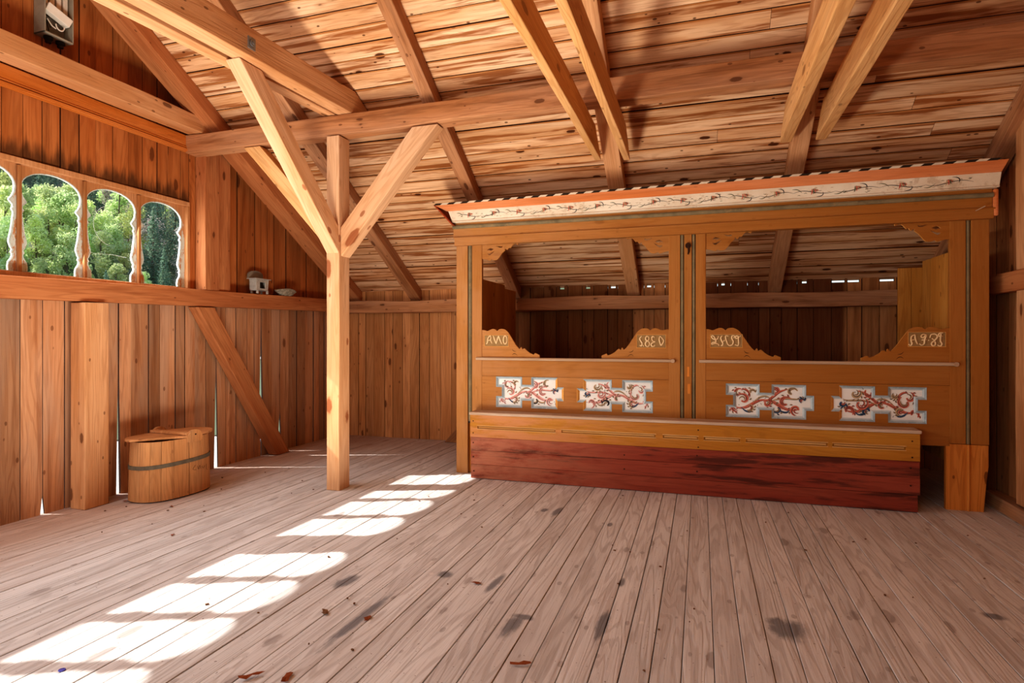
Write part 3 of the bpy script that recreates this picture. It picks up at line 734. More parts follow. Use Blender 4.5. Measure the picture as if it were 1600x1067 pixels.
for bi, (xa, xb) in enumerate(((-1.977, -.262), (.041, 1.786))):
    # top rail and lower panel board with the stepped cut-outs
    mb = MB(); mb.box(xa, xb, BY+.002, BY+.036, .937, 1.088); part(mb, 'top_rail', M['bed'], .002)
    pans = [p for p in PAN if p[5] == bi]
    mb = MB()
    mb.plate([[(xa, .48), (xb, .48), (xb, .935), (xa, .935)]] + [pcut(*p[:5]) for p in pans], fy, BY+.003, BY+.02)
    part(mb, 'front_panel', M['bed'], 0)
    mb = MB()
    mb.tube([(xa-.055, BY-.008, 1.098), (xb+.035, BY-.008, 1.098)], .0135, 12); mb.box(xa-.05, xb+.03, BY-.006, BY+.03, 1.088, 1.108)
    mb.tube([(xb+.034, BY-.03, 1.098), (xb+.034, BY+.0, 1.098)], .017, 12)
    part(mb, 'rail_moulding', M['rail'], 0, label='greyish worn rounded rail')
    for pi, p in enumerate(pans):
        O = pcut(*p[:5]); I = inset(O, .024); I0 = inset(O, .012)
        mb = MB(); mb.plate([O], fy, BY+.019, BY+.022); pb = part(mb, 'painted_panel', M['white'], 0, label='white panel painted with scrolling flowers in pink and dark outline' if bi == 0 else 'white panel painted with scrolling flowers in red, tan and blue')
        mb = MB(); n = len(O); tabs = (6, 7, 8) if p[4] > 0 else None
        for i in range(n):
            j = (i+1) % n; mi = 0
            mx_ = max(O[i][0], O[j][0]); mn = min(O[i][0], O[j][0])
            if p[4] > 0 and mn > p[1]-.0601 and bi == 0 and abs(O[i][0]-O[j][0]) < 1e-4: mi = 1
            if p[4] < 0 and mx_ < p[0]+.0601 and abs(O[i][0]-O[j][0]) < 1e-4 and (bi == 1 or i % 2): mi = 1
            for (Q0, y0, Q1, y1, mk) in ((O, BY+.000, I0, BY+.006, 0), (I0, BY+.011, I, BY+.0185, 2)):
                mb.face([(Q0[i][0], y0, Q0[i][1]), (Q0[j][0], y0, Q0[j][1]), (Q1[j][0], y1, Q1[j][1]), (Q1[i][0], y1, Q1[i][1])], mi or mk)
            mb.face([(I0[i][0], BY+.006, I0[i][1]), (I0[j][0], BY+.006, I0[j][1]), (I0[j][0], BY+.011, I0[j][1]), (I0[i][0], BY+.011, I0[i][1])], mi or 3)
        o = mb.build('panel_moulding', [M['bluegrey'], M['bedlite'], M['greylit'], M['greyshade']], recalc=False); o.parent = pb; o['label'] = 'grey-blue stepped moulding'
        mbp = painting(*p[:5], bi == 1, 11+pi+bi*5, BY+.0185)
        o = mbp.build('painted_scrolls', [M['pink'], M['rust'], M['navy'], M['tan'], M['ink']], recalc=False); o.parent = pb
# re-express sub-parts built in world coordinates in the frame of the bed (their parent shares it)
# name boards
TABP = [(100,815),(100,175),(160,180),(230,200),(300,170),(370,150),(430,168),(470,200),(510,165),(580,150),(650,165),(720,215),(780,300),(850,410),(920,520),(980,590),(1010,610),
        (1030,585),(1045,565),(1060,590),(1070,620),(1120,595),(1180,650),(1260,705),(1340,735),(1360,712),(1380,700),(1420,720),(1475,745),(1475,815)]
def sm(pts, n=5):
    out = []
    m = len(pts)
    if m < 3: return pts
    for i in range(m-1):
        p0, p1, p2, p3 = pts[max(i-1, 0)], pts[i], pts[i+1], pts[min(i+2, m-1)]
        for k in range(n):
            t = k/n
            out.append(tuple(.5*((2*p1[a]) + (-p0[a]+p2[a])*t + (2*p0[a]-5*p1[a]+4*p2[a]-p3[a])*t*t + (-p0[a]+3*p1[a]-3*p2[a]+p3[a])*t**3) for a in (0, 1)))
    out.append(pts[-1]); return out
def ell(cx, cy, rx, ry, n=16): return [(cx + rx*math.cos(2*PI*k/n), cy + ry*math.sin(2*PI*k/n)) for k in range(n+1)]
LET = {
 0: dict(box=(185, 285, 750, 545), s=[[(325,290),(280,330),(255,400),(252,460),(222,492)], [(325,290),(335,350),(330,400),(362,482)], [(262,412),(332,395)],
      [(390,290),(420,380),(460,490)], [(460,490),(490,380),(520,295)], [(520,295),(545,380),(592,495)], ell(675,395,42,95)]),
 1: dict(box=(800, 265, 1460, 555), s=[[(915,290),(868,345),(890,400),(925,460),(905,512),(868,500)], [(915,470),(962,525)], ell(1040,345,38,48), ell(1045,468,46,62),
      [(1205,325),(1170,298),(1142,340),(1165,400),(1222,418)], [(1222,420),(1165,440),(1130,480),(1150,522),(1200,518),(1215,488)], [(1330,290),(1312,370),(1330,440),(1355,500),(1400,440),(1408,380),(1330,290)]]),
 2: dict(box=(130, 225, 765, 480), s=[[(292,252),(280,300),(235,330),(172,300),(150,265),(190,250),(235,330),(235,375),(170,385),(160,420),(225,400),(290,420),(300,452)],
      [(370,245),(338,290),(355,350),(380,395),(370,440),(335,440)], [(380,365),(430,330)], [(490,262),(445,248),(436,300),(460,370),(478,430)],
      [(595,300),(612,252),(570,250),(560,300),(590,370),(560,435),(500,440),(482,410)], [(740,245),(690,290),(640,300),(638,258),(690,262),(692,330),(697,400),(680,445),(620,425)]]),
 3: dict(box=(850, 150, 1470, 385), s=[[(962,190),(905,220),(898,290),(912,340),(885,372),(855,345)], [(962,190),(968,265),(1002,348)], [(905,282),(965,268)],
      [(1150,188),(1090,185),(1065,220),(1100,240),(1148,200),(1122,280),(1115,340),(1070,365),(1035,338)], [(1070,282),(1162,270)], [(1185,275),(1195,290)],
      [(1210,245),(1230,190),(1300,180),(1335,225),(1290,285),(1240,330),(1252,372),(1300,360),(1290,295),(1240,250)],
      [(1430,160),(1372,165),(1352,200),(1385,215),(1395,175),(1385,290),(1412,340),(1388,380),(1330,362)], [(1350,218),(1430,215)]])}
# pixel frames of the four zooms: offset x, offset y, scale, and outline mapping
FR = [(745, 505, 15.24, -1.977, -1.414, 1), (940, 505, 14.55, -.842, -.262, -1), (1100, 505, 12.8, .041, .621, 1), (1340, 505, 10.67, 1.197, 1.786, -1)]
def photo_to_front(px, py, Y):      # measured photo coordinate -> point on the bed front
    th = math.atan(295/920); s_, c_ = math.sin(th), math.cos(th); u = (px-800)/920; v = (527-py)/920
    t = Y/(c_+u*s_); return (t*(-s_+u*c_), 1.3+t*v)
for k, (ox, oy, sc, xa, xb, sgn) in enumerate(FR):
    out = [((x-100)/1375, (815-y)/665) for x, y in TABP]
    W = xb-xa; P = [((xa + u*W) if sgn > 0 else (xb - u*W), 1.108 + v*.272) for u, v in out]
    top = sm(P[1:-1], 3); P = [P[0]] + top + [P[-1]]
    mb = MB(); mb.plate([P], fy, BY+.006, BY+.026, 0, 1)
    nb = part(mb, 'name_board', [M['bed'], M['bedlite']], 0, label='scalloped corner board with raised cream letters')
    b = LET[k]['box']; q = [photo_to_front(ox+b[0]/sc, oy+b[3]/sc, BY), photo_to_front(ox+b[2]/sc, oy+b[1]/sc, BY)]
    mb = MB(); x0, z0, x1, z1 = q[0][0], q[0][1], q[1][0], q[1][1]
    mb.box(x0, x1, BY+.0048, BY+.0065, z0, z1, 0)
    for a in ((x0-.003, x1+.003, z0-.004, z0), (x0-.003, x1+.003, z1, z1+.003), (x0-.003, x0, z0, z1), (x1, x1+.003, z0, z1)): mb.box(a[0], a[1], BY+.002, BY+.0065, a[2], a[3], 1)
    o = mb.build('letter_field', [M['recess'], M['bedlite']]); o.parent = nb
    mb = MB()
    for st in LET[k]['s']:
        pts = sm(st, 4)
        pp = [photo_to_front(ox+x/sc, oy+y/sc, BY) for x, y in pts]
        n = len(pp); rad = [.0052*(.75+.5*math.sin(PI*i/(n-1))) for i in range(n)]
        mb.tube([(x, BY+.003, z) for x, z in pp], rad, 8, flat=.8, nrm=(0, 1, 0))
    o = mb.build('letters', M['letter'], smooth=True); o.parent = nb; o['label'] = ['carved cream letters A, reversed N, O', 'carved cream date 1830 with a reversed 3', 'carved cream script letters LHSI', 'carved cream script letters AJ and DJ'][k]
    # little incised leaves
    mb = MB(); s1 = sgn; cx = (xa+.30*s1) if sgn > 0 else (xb-.30); 
    stroke(mb, bez([(cx, 1.19), (cx+.012*s1, 1.165), (cx+.04*s1, 1.17)], 8), .003, 0, BY+.0055)
    stroke(mb, bez([(cx, 1.135), (cx+.02*s1, 1.165), (cx+.05*s1, 1.13)], 8), .003, 0, BY+.0055)
    o = mb.build('incised_leaf', M['iron'], recalc=False); o.parent = nb

# corner brackets
BRK = [(205,200),(1100,200),(1090,240),(1062,228),(1025,202),(985,215),(950,250),(925,290),(900,320),(885,305),(862,312),(845,345),(820,365),(795,335),(762,332),(775,365),(735,410),(700,440),(665,500),(620,570),(585,610),(540,625),
       (490,622),(430,600),(410,625),(390,635),(350,622),(300,600),(250,590),(205,580)]
BH = [[(330,360),(360,310),(400,288),(440,300),(495,325),(440,355),(420,368),(385,345)], [(335,430),(400,432),(440,410),(520,372),(470,430),(400,490),(355,470)], [(540,240),(610,250),(670,262),(722,240),(702,290),(640,290),(590,265)]]
for (xa, xb) in ((-1.977, -1.617), (-.262, -.622), (.041, .401), (1.786, 1.426)):
    mp = lambda p: (xa + (p[0]-205)/895*(xb-xa), 2.175 - (p[1]-200)/435*.150)
    O = [mp(p) for p in BRK]; Hs = [[mp(p) for p in h] for h in BH]
    mb = MB(); mb.plate([O]+Hs, fy, BY+.006, BY+.024, 0, 1)
    part(mb, 'carved_bracket', [M['bed'], M['bedlite']], 0, label='pierced carved corner bracket')

# cornice
mb = MB(); mb.box(-2.24, 2.045, BY-.045, BY+.03, 2.174, 2.250); mb.box(-2.25, 2.055, BY-.05, BY-.045, 2.240, 2.252)
part(mb, 'lower_fascia', M['bed'], .003)
mb = MB(); mb.box(-2.255, 2.04, BY-.036, BY+.02, 2.252, 2.405); part(mb, 'upper_fascia', M['bed'], .003)
mb = MB(); mb.box(2.042, 2.075, BY-.05, BY+.03, 2.19, 2.39); part(mb, 'end_block', M['crown'], .012)
mb = MB(); mb.tube([(-2.255, BY-.044, 2.350), (2.04, BY-.044, 2.345)], .0175, 12)
for x in (-1.1, .3, 1.15): mb.tube([(x, BY-.062, 2.349), (x+.012, BY-.062, 2.349)], .007, 8)
part(mb, 'rod_moulding', M['green'], 0, label='grey-green rounded rod')
yA, yB = BY-.085, BY-.11
mb = MB(); mb.hexa([(-2.245, yA, 2.388), (2.062, yA, 2.392), (2.062, BY, 2.392), (-2.245, BY, 2.388), (-2.275, yB, 2.492), (2.066, yB, 2.494), (2.066, BY, 2.494), (-2.275, BY, 2.492)])
wb = part(mb, 'white_frieze', M['cream'], .002, label='cream band painted with a flowering vine')
mb = MB(); mb.tube([(-2.24, yA-.004, 2.392), (2.06, yA-.004, 2.396)], .007, 8); o = mb.build('lower_bead', M['cream']); o.parent = wb
# vine
mb = MB(); rr = random.Random(5); mb2 = mb
def fz(v): return 2.402 + v*.082
def yv(v): return (yA + (yB-yA)*(.12+.8*v)) - .0015
def vstroke(pts, w, mi):
    n = len(pts)
    for i in range(n-1):
        a, b = Vector(pts[i]), Vector(pts[i+1]); d = b-a
        if d.length < 1e-6: continue
        q = Vector((-d.y, d.x)).normalized()
        w0 = w*(.3+math.sin(PI*i/(n-1)))*.6; w1 = w*(.3+math.sin(PI*(i+1)/(n-1)))*.6
        Q = [a+q*w0, b+q*w1, b-q*w1, a-q*w0]
        mb.face([(p.x, yv((p.y-2.402)/.082), p.y) for p in Q], mi)
x = -2.18; k = 0
while x < 1.72:
    L = .30 if x > .6 else .24
    up = 1 if k % 2 == 0 else -1
    c = .48
    vstroke(bez([(x, fz(.45)), (x+L*.3, fz(.5+.55*up)), (x+L*.6, fz(.5-.55*up)), (x+L, fz(.45))]), .003, 2)
    vstroke(bez([(x+L*.2, fz(.5)), (x+L*.1, fz(.5+.4*up)), (x-.01, fz(.5+.3*up))]), .004, 0)
    vstroke(bez([(x+L*.7, fz(.45)), (x+L*.75, fz(.5-.45*up)), (x+L*.55, fz(.5-.45*up))]), .004, 2)
    fx = x + L*.48
    for j in range(5):
        a = -1.2 + j*.55
        vstroke([(fx + .012*j - .02 + .010*math.cos(a+q*.5), fz(.42) + .014*math.sin(a+q*.6) + .004*q) for q in range(5)], .0075, (1, 0, 1, 3)[(j+k) % 4])
    for j in range(9):
        a = rr.uniform(0, 6.28); px, pz = x + rr.uniform(0, L), fz(rr.uniform(.2, .85))
        vstroke(bez([(px, pz), (px+.012, pz+.012*math.sin(a)), (px+.022, pz)], 6), .0025, rr.choice((0, 3)))
    x += L; k += 1
o = mb.build('painted_vine', [M['olive'], M['rust'], M['ink'], M['tan']], recalc=False); o.parent = wb
# crown
yC = BY-.20
mb = MB()
mb.hexa([(-2.275, yB, 2.492), (2.066, yB, 2.494), (2.066, BY-.06, 2.494), (-2.275, BY-.06, 2.492), (-2.385, yC, 2.535), (2.075, yC, 2.560), (2.075, BY-.06, 2.575), (-2.385, BY-.06, 2.55)])
part(mb, 'crown_board', M['crown'], .002, label='orange sloping crown board')
mb = MB(); x = -2.385; i = 0
dd = 4.46/66
while x < 2.0:
    f = (x+2.385)/4.46; z = 2.535 + f*.025
    P = [(x, yC-.003, z-.001), (x+dd, yC-.003, z-.001), (x+dd+.025, yC-.003, z+.015), (x+.025, yC-.003, z+.015)]
    mb.hexa([P[0], P[1], (P[1][0], yC+.01, P[1][2]), (P[0][0], yC+.01, P[0][2]), P[3], P[2], (P[2][0], yC+.01, P[2][2]), (P[3][0], yC+.01, P[3][2])], i % 2)
    x += dd; i += 1
part(mb, 'dashed_edge', [M['dash_dark'], M['dash_white']], 0, label='edge painted in dark and cream dashes')
mb = MB(); mb.hexa([(-2.24, yB, 2.36), (-2.225, yB, 2.36), (-2.225, 5.9, 2.36), (-2.24, 5.9, 2.36), (-2.385, yC, 2.535), (-2.37, yC, 2.535), (-2.37, 5.9, 2.535), (-2.385, 5.9, 2.535)])
part(mb, 'side_crown', M['red'], .002, label='red sloping return at the left end of the cornice')
# end boards and base
def boards(name, x0, x1, ys, z0, z1, mat, lab=None):
    mb = MB()
    for a, b in zip(ys[:-1], ys[1:]): mb.box(x0, x1, a+.001, b-.001, z0, z1)
    return part(mb, name, mat, .003, lab)
boards('end_board', -2.10, -2.07, [5.275, 5.75, 6.2], .3, 1.88, M['endwood']); boards('end_board', -2.10, -2.07, [6.2, 6.6], .3, 1.84, M['endwood'])
boards('end_board', 1.885, 1.912, [5.275, 5.55, 5.72, 5.92, 6.13], .3, 1.98, M['endwood'])
mb = MB(); mb.box(1.74, 1.845, 6.28, 6.31, .3, 1.94); mb.box(1.847, 1.96, 6.28, 6.31, .3, 1.94); part(mb, 'back_board', M['endwood'], .004)
mb = MB(); mb.box(-2.06, -.12, BY+.05, 6.60, .47, .50); part(mb, 'bed_base', M['endwood'])
mb = MB(); mb.box(-.10, 1.88, BY+.05, 6.25, .47, .50); part(mb, 'bed_base', M['endwood'])
# small iron latch and wooden pegs on the middle stile
mb = MB(); mb.tube([(-.103, BY-.012, 2.08), (-.103, BY+.001, 2.08)], .024, 14); mb.tube([(-.100, BY-.006, 2.08), (-.098, BY-.006, 2.03), (-.104, BY-.006, 2.005)], [.009, .008, .004], 8)
part(mb, 'latch', M['iron'], 0, 'small round iron latch')
mb = MB(); mb.box(-.112, -.092, BY-.002, BY+.005, .965, 1.05); part(mb, 'peg', M['rawfoot'], .002)
mb = MB(); mb.box(-.106, -.084, BY-.002, BY+.005, .82, .905); part(mb, 'peg', M['rawfoot'], .002)
mb = MB(); mb.tube([(1.93, BY-.05, 2.232), (1.985, BY-.062, 2.262)], .004, 6); part(mb, 'nail', M['rail'], 0)

# ------------------------------------------------------------------ chest bench
ben = empty('chest_bench', (-.24, 5.06, 0), 'long low bench, ochre board over worn dark red boards, in front of the bed', 'bench')
def bp(mb, name, mat, bevel=.003, label=None):
    o = put(mb.build(name, mat, bevel=bevel), ben)
    if label: o['label'] = label
    return o
b0, b1, bf = -2.028, 1.542, 5.06
mb = MB(); mb.box(b0-.008, b1+.01, bf-.012, 5.222, .586, .612); bp(mb, 'lid', M['lidwood'], .007, 'pale dusty lid board')
# ochre front with four sunk long grooves
gro = [(-1.96, -1.29), (-1.245, -.42), (-.36, -.075), (-.02, .27), (.305, .96) , (1.0, 1.47)]
cut = [(-1.955, -1.22), (-1.165, -.36), (-.30, -.02), (.025, .30), (.345, .93), (.965, 1.45)]
holes = [[(a, .462), (b, .462), (b, .487), (a, .487)] for a, b in cut]
mb = MB(); mb.plate([[(b0, .382), (b1, .382), (b1, .585), (b0, .585)]] + holes, fy, bf, bf+.016); mb.box(b0, b1, bf+.012, bf+.02, .384, .583)
for a, b in cut:
    mb.tube([(a+.010, bf+.008, .4745), (b-.010, bf+.008, .4745)], .0075, 8, 1)
    for (p, q, z_, w_) in ((a-.004, b+.004, .490, .003), (a-.004, b+.004, .459, .003)): mb.box(p, q, bf-.002, bf+.004, z_-w_, z_+w_, 1)
bp(mb, 'front_board', [M['benchyellow'], M['benchlite']], 0, 'ochre front board with long sunk grooves')
for i, (z0, z1) in enumerate(((.262, .380), (.132, .260), (.004, .130))):
    mb = MB(); dx = (0, .002, -.012)[i]
    mb.hexa([(b0+.004, bf+.001+.002*i, z0), (b1+dx, bf+.001+.002*i, z0), (b1+dx, bf+.022, z0), (b0+.004, bf+.022, z0), (b0+.004, bf+.003+.002*i, z1), (b1+dx, bf+.003+.002*i, z1), (b1+dx, bf+.022, z1), (b0+.004, bf+.022, z1)])
    bp(mb, 'front_board', M['benchred'], .003, 'worn dark red front board')
for x in (b0+.004, b1-.026):
    mb = MB(); mb.box(x, x+.018, bf+.021, 5.218, .004, .584); bp(mb, 'end_board', M['lidwood'], .003)
for x, z in [(b0+.03, .53), (b0+.03, .42), (b0+.03, .33), (b0+.03, .20), (b0+.035, .07), (b1-.05, .53), (b1-.05, .41), (b1-.06, .33), (b1-.06, .20), (-.62, .30), (-.62, .18), (-.02, .54), (-.02, .40), (-.03, .33), (-.03, .20)]:
    mb = MB(); mb.tube([(x, bf-.002, z), (x, bf+.004, z)], .006, 8); bp(mb, 'nail', M['iron'], 0)

# ------------------------------------------------------------------ lidded oval tub
tub = empty('lidded_tub', (-4.20, 3.80, 0), 'oval lidded wooden tub with a dark hoop standing by the left wall', 'tub')
tub.rotation_euler = (0, 0, math.radians(-3))
def ov(a, rx, ry, e=.82):
    c, s_ = math.cos(a), math.sin(a)
    return (rx*math.copysign(abs(c)**e, c), ry*math.copysign(abs(s_)**e, s_))
mb = MB(); NS = 18; RX, RY = .205, .315
for k in range(NS):
    a0, a1 = 2*PI*k/NS, 2*PI*(k+1)/NS; gap = .004
    P = []
    for z, f in ((0.012, 1.02), (.25, 1.0), (.475, .97)):
        row = []
        for j in range(4):
            a = a0 + gap + (a1-a0-2*gap)*j/3
            xo = ov(a, RX*f, RY*f); xi = ov(a, RX*f-.016, RY*f-.016); row.append((xo, xi))
        P.append((z, row))
    base = len(mb.v)
    for z, row in P:
        for xo, xi in row: mb.v.append((xo[0], xo[1], z)); mb.v.append((xi[0], xi[1], z))
    for r in range(2):
        for j in range(3):
            b = base + r*8 + j*2
            mb.f.append([b, b+2, b+10, b+8]); mb.mi.append(0); mb.f.append([b+1, b+9, b+11, b+3]); mb.mi.append(0)
        for j in (0, 3):
            b = base + r*8 + j*2; mb.f.append([b, b+8, b+9, b+1]); mb.mi.append(0)
    for j in range(3):
        b = base + 16 + j*2; mb.f.append([b, b+2, b+3, b+1]); mb.mi.append(0)
        b = base + j*2; mb.f.append([b, b+1, b+3, b+2]); mb.mi.append(0)
o = mb.build('staves', M['tub'], tub)
mb = MB(); mb.plate([[ov(2*PI*k/36, RX*.97, RY*.97) for k in range(36)]], lambda u, v, d: (u, v, d), .02, .035); mb.build('bottom', M['tub'], tub)
def ring(z, h, f, r):
    mb = MB(); n = 48; base = 0
    for k in range(n):
        a = 2*PI*k/n; zz = z + .012*math.sin(a+.5)
        po = ov(a, RX*f+r, RY*f+r); pi_ = ov(a, RX*f-.002, RY*f-.002)
        mb.v += [(po[0], po[1], zz-h/2), (po[0], po[1], zz+h/2), (pi_[0], pi_[1], zz+h/2), (pi_[0], pi_[1], zz-h/2)]
    for k in range(n):
        b = 4*k; c = 4*((k+1) % n)
        for q in range(4): mb.f.append([b+q, b+(q+1) % 4, c+(q+1) % 4, c+q]); mb.mi.append(0)
    return mb
o = ring(.285, .030, 1.0, .006).build('hoop', M['hoop'], tub); o['label'] = 'dark flat hoop'
# lid: two boards, the nearer half slightly raised with a cross batten, and two round ears
LX, LY = RX*1.04, RY*1.13
mb = MB(); full = [ov(2*PI*k/60, LX, LY, .9) for k in range(46)]
def half(sign, gap):
    pts = [p for p in full if (p[1]*sign > gap)]
    pts.sort(key=lambda p: math.atan2(p[1]*sign, p[0])); 
    xe = LX*.995
    return [(xe if 1 else 0, gap*sign)] + pts + [(-xe, gap*sign)]
mb = MB(); mb.plate([half(-1, .02)], lambda u, v, d: (u, v, d - .02*v), .478, .496); mb.build('lid', M['tublid'], tub, bevel=.003)
mb = MB(); mb.plate([half(1, -.016) if 0 else half(1, .0)], lambda u, v, d: (u, v, d), .484, .502); mb.build('lid', M['tublid'], tub, bevel=.003)
mb = MB(); mb.box(-LX*.97, LX*.97, -.03, .03, .499, .522); mb.build('batten', M['tublid'], tub, bevel=.004)
for sx in (1, -1):
    mb = MB(); c0 = sx*(RX*.985)
    mb.plate([[(-.062+.0, .44)] + [(.07*math.cos(a), .475+.065*math.sin(a)) for a in [PI - PI*k/14 for k in range(15)]] + [(.062, .44)]], lambda u, v, d: (d, u+.05, v), c0-.012, c0+.016)
    mb.tube([(c0+sx*.02, .05, .5), (c0-sx*.02, .05, .5)], .007, 8, 1)
    e = mb.build('ear', [M['tub'], M['iron']], tub, bevel=.003)
# carved signature scratches on the side
mb = MB()
for st in [[(-.02,.30),(-.04,.27),(-.01,.26)], [(.0,.29),(.01,.26),(.02,.29),(.03,.26)], [(.04,.28),(.05,.26),(.065,.28)], [(.08,.29),(.08,.25),(.09,.24)]]:
    pts = sm(st, 5); mb.tube([(RX*1.005, .08+x*1.1, z-.06) for x, z in pts], .0012, 5)
mb.build('scratched_marks', M['iron'], tub)

# ------------------------------------------------------------------ things on the rail
toy = empty('toy_stove', (-4.50, 5.17, 1.762), 'small grey wooden box on legs with square opening, on the rail under the sloping rafter', 'box')
mb = MB()
def tl(p): return p
fx_ = lambda u, v, d: (d, u, v)
mb.plate([[(-.085, .035), (.085, .035), (.10, .155), (-.10, .155)], [(-.035, .06), (.045, .06), (.045, .125), (-.035, .125)]], fx_, .035, .045)
mb.plate([[(-.04, .035), (.04, .035), (.05, .155), (-.05, .155)]], lambda u, v, d: (u, d + (v-.095)*.0, v), -.088, -.078)
mb.plate([[(-.04, .035), (.04, .035), (.05, .155), (-.05, .155)]], lambda u, v, d: (u, d, v), .078, .088)
mb.box(-.045, .045, -.085, .085, .035, .042); mb.box(-.05, -.04, -.085, .085, .035, .155)
mb.build('body', M['greypaint'], toy, bevel=.002)
mb = MB(); mb.plate([[(-.06, -.115), (.06, -.115), (.06, .12), (-.06, .12)]], lambda u, v, d: (u, v, d), .155, .163); mb.build('top', M['greypaint'], toy, bevel=.002)
for y in (-.075, .07):
    for x in (.03, -.045):
        mb = MB(); mb.box(x, x+.018, y, y+.02, .003, .04); mb.build('leg', M['greypaint'], toy, bevel=.002)
mb = MB(); mb.plate([[(-.115, .165)] + [(-.115 + .0 + .125*(1-math.cos(a))*.9, .165+.085*math.sin(a)**.5) for a in [PI*k/12 for k in range(1, 12)]] + [(.105, .165)]], fx_, -.055, -.035)
mb.build('raised_lid', M['greydark'], toy, bevel=.003)
mb = MB(); mb.box(.0, .02, -.03, .04, .06, .12); mb.build('dark_inside', M['black'], toy)

bk = empty('oval_basket', (-4.505, 5.60, 1.768), 'small mottled grey oval basket on the rail right of the grey box', 'basket')
mb = MB(); n = 28
prof = [(.001, .55), (.03, .78), (.062, 1.0)]
for zi, (z, f) in enumerate(prof):
    for k in range(n):
        a = 2*PI*k/n; jj = 1 + .03*math.sin(a*9+zi*2)
        mb.v.append((.062*f*math.cos(a)*jj, .165*f*math.sin(a)*jj, z + (.012*math.cos(2*a) if zi == 2 else 0)))
for zi, (z, f) in enumerate([(.062, .9), (.02, .6)]):
    for k in range(n):
        a = 2*PI*k/n; mb.v.append((.062*f*math.cos(a), .165*f*math.sin(a), z + (.012*math.cos(2*a) if zi == 0 else 0)))
for r in range(4):
    for k in range(n): mb.f.append([r*n+k, r*n+(k+1) % n, (r+1)*n+(k+1) % n, (r+1)*n+k]); mb.mi.append(0)
mb.f.append(list(range(n))); mb.mi.append(0); mb.f.append([4*n+k for k in range(n)]); mb.mi.append(0)
mb.build('bowl', M['stone'], bk)
mb = MB(); mb.tube([(.058*math.cos(2*PI*k/32), .158*math.sin(2*PI*k/32), .066+.012*math.cos(4*PI*k/32)) for k in range(33)], .008, 8); mb.build('rim', M['stone'], bk)

# fuse box high on the gable wall
fb = empty('fuse_box', (-4.575, 3.10, 3.505), 'open grey fuse box with a hanging white cover, high on the left wall', 'electrical box')
fb.location = (-4.597, 3.10, 3.495)
D = .115
mb = MB(); mb.box(.0, .006, -.1, .105, 0, .55); mb.box(0, D, -.1, -.092, 0, .55); mb.box(0, D, .097, .105, 0, .55); mb.box(0, D, -.1, .105, 0, .012); mb.box(0, D, -.1, .105, .54, .55)
mb.build('case', M['boxgrey'], fb, bevel=.003)
mb = MB(); mb.box(.008, .03, -.09, .095, .02, .16); mb.build('inside', M['greydark'], fb)
for k in range(4):
    mb = MB(); y = -.085 + k*.047; mb.box(.04, .075, y, y+.033, .19, .50); mb.build('breaker', M['plastic'], fb, bevel=.003)
mb = MB(); mb.hexa([(.05, -.085, .175), (.10, -.085, .175), (.10, .085, .12), (.05, .085, .12), (.07, -.07, .23), (.12, -.07, .23), (.12, .1, .175), (.07, .1, .175)])
mb.build('hanging_cover', M['plastic'], fb, bevel=.005)
mb = MB(); mb.tube([(.08, .03+.03*math.cos(a), .11+.035*math.sin(a)) for a in [0-PI*k/10 for k in range(11)]], .005, 8); mb.tube([(.08, -.06, .12), (.085, -.03, .08), (.08, .0, .075)], .004, 8); mb.build('cable', M['plastic'], fb)
mb = MB(); mb.tube([(.06, -.06, .13), (.07, -.055, .09), (.05, -.03, .05)], .004, 6); mb.tube([(.05, -.05, .14), (.05, -.02, .08), (.06, .03, .13)], .003, 6); mb.build('wire', M['black'], fb)
for y in (-.04, .045):
    mb = MB(); mb.tube([(.06, y, .0), (.06, y, -.018), (.06, y, -.03)], [.03, .03, .018], 14); mb.tube([(.06, y, -.03), (.06, y, -.045)], .02, 12); mb.build('cable_gland', M['black'], fb, bevel=.001)

# steel bracket on the tie beam
br = empty('steel_bracket', (-2.873, 3.24, 3.24), 'small square steel plate with a bolt on the side of the pale tie beam', 'bracket')
br.location = (-2.845, 3.20, 3.255)
br.rotation_euler = (0, 0, math.radians(-2.2))
mb = MB(); mb.box(-.004, .004, -.033, .033, -.04, .04); mb.build('plate', M['steel'], br, bevel=.002)
mb = MB(); mb.tube([(.004, 0, 0), (.014, 0, 0)], .021, 14); mb.tube([(.014, 0, 0), (.022, 0, 0)], .010, 6); mb.build('bolt', M['steel'], br)

# ------------------------------------------------------------------ litter on the floor
def leafmesh(seed):
    rr = random.Random(seed); mb = MB(); n = 9; P = []
    for k in range(n):
        a = 2*PI*k/n; r = .022*rr.uniform(.5, 1.2); P.append((r*math.cos(a)*1.5, r*math.sin(a), .004+.009*rr.random()))
    for k in range(n): mb.face([(0, 0, .010), P[k], P[(k+1) % n]])
    return mb
LV = [(-1.125, 2.90, 'dry curled leaf beside the grey stain in the middle of the floor', .9), (-1.463, 2.385, 'dry curled leaf lying on the long grey streak', .9), (-1.686, 2.373, 'pale crumpled leaf near the sunlit patches', .9),
      (-1.64, 1.83, 'long dark dry leaf at the front edge of the floor', 1.6), (-1.50, 1.87, 'smaller dark dry leaf at the front edge of the floor', 1.2), (-.676, 2.232, 'reddish splinter of bark near the lower picture edge', 1.3), (-4.33, 3.50, 'dry leaf scrap at the foot of the wooden tub', 1.0),
      (-3.86, 3.50, 'crumbled leaf on the floor in front of the wooden tub', .8), (1.46, 2.95, 'dark crumbled leaf on the floor at right', .8), (-3.3, 3.0, 'brown leaf scrap on shaded floor left of the sun patches', .7)]
for i, (x, y, lab, s) in enumerate(LV):
    o = leafmesh(i).build('dry_leaf', M['leaf'] if i != 2 else M['chip'], smooth=False); o.location = (x, y, .001); o.rotation_euler = (0, 0, i*1.3); o.scale = (s*1.0, s*(.45 if i in (3, 5) else .8), s*.8)
    tag(o, lab, 'leaf')
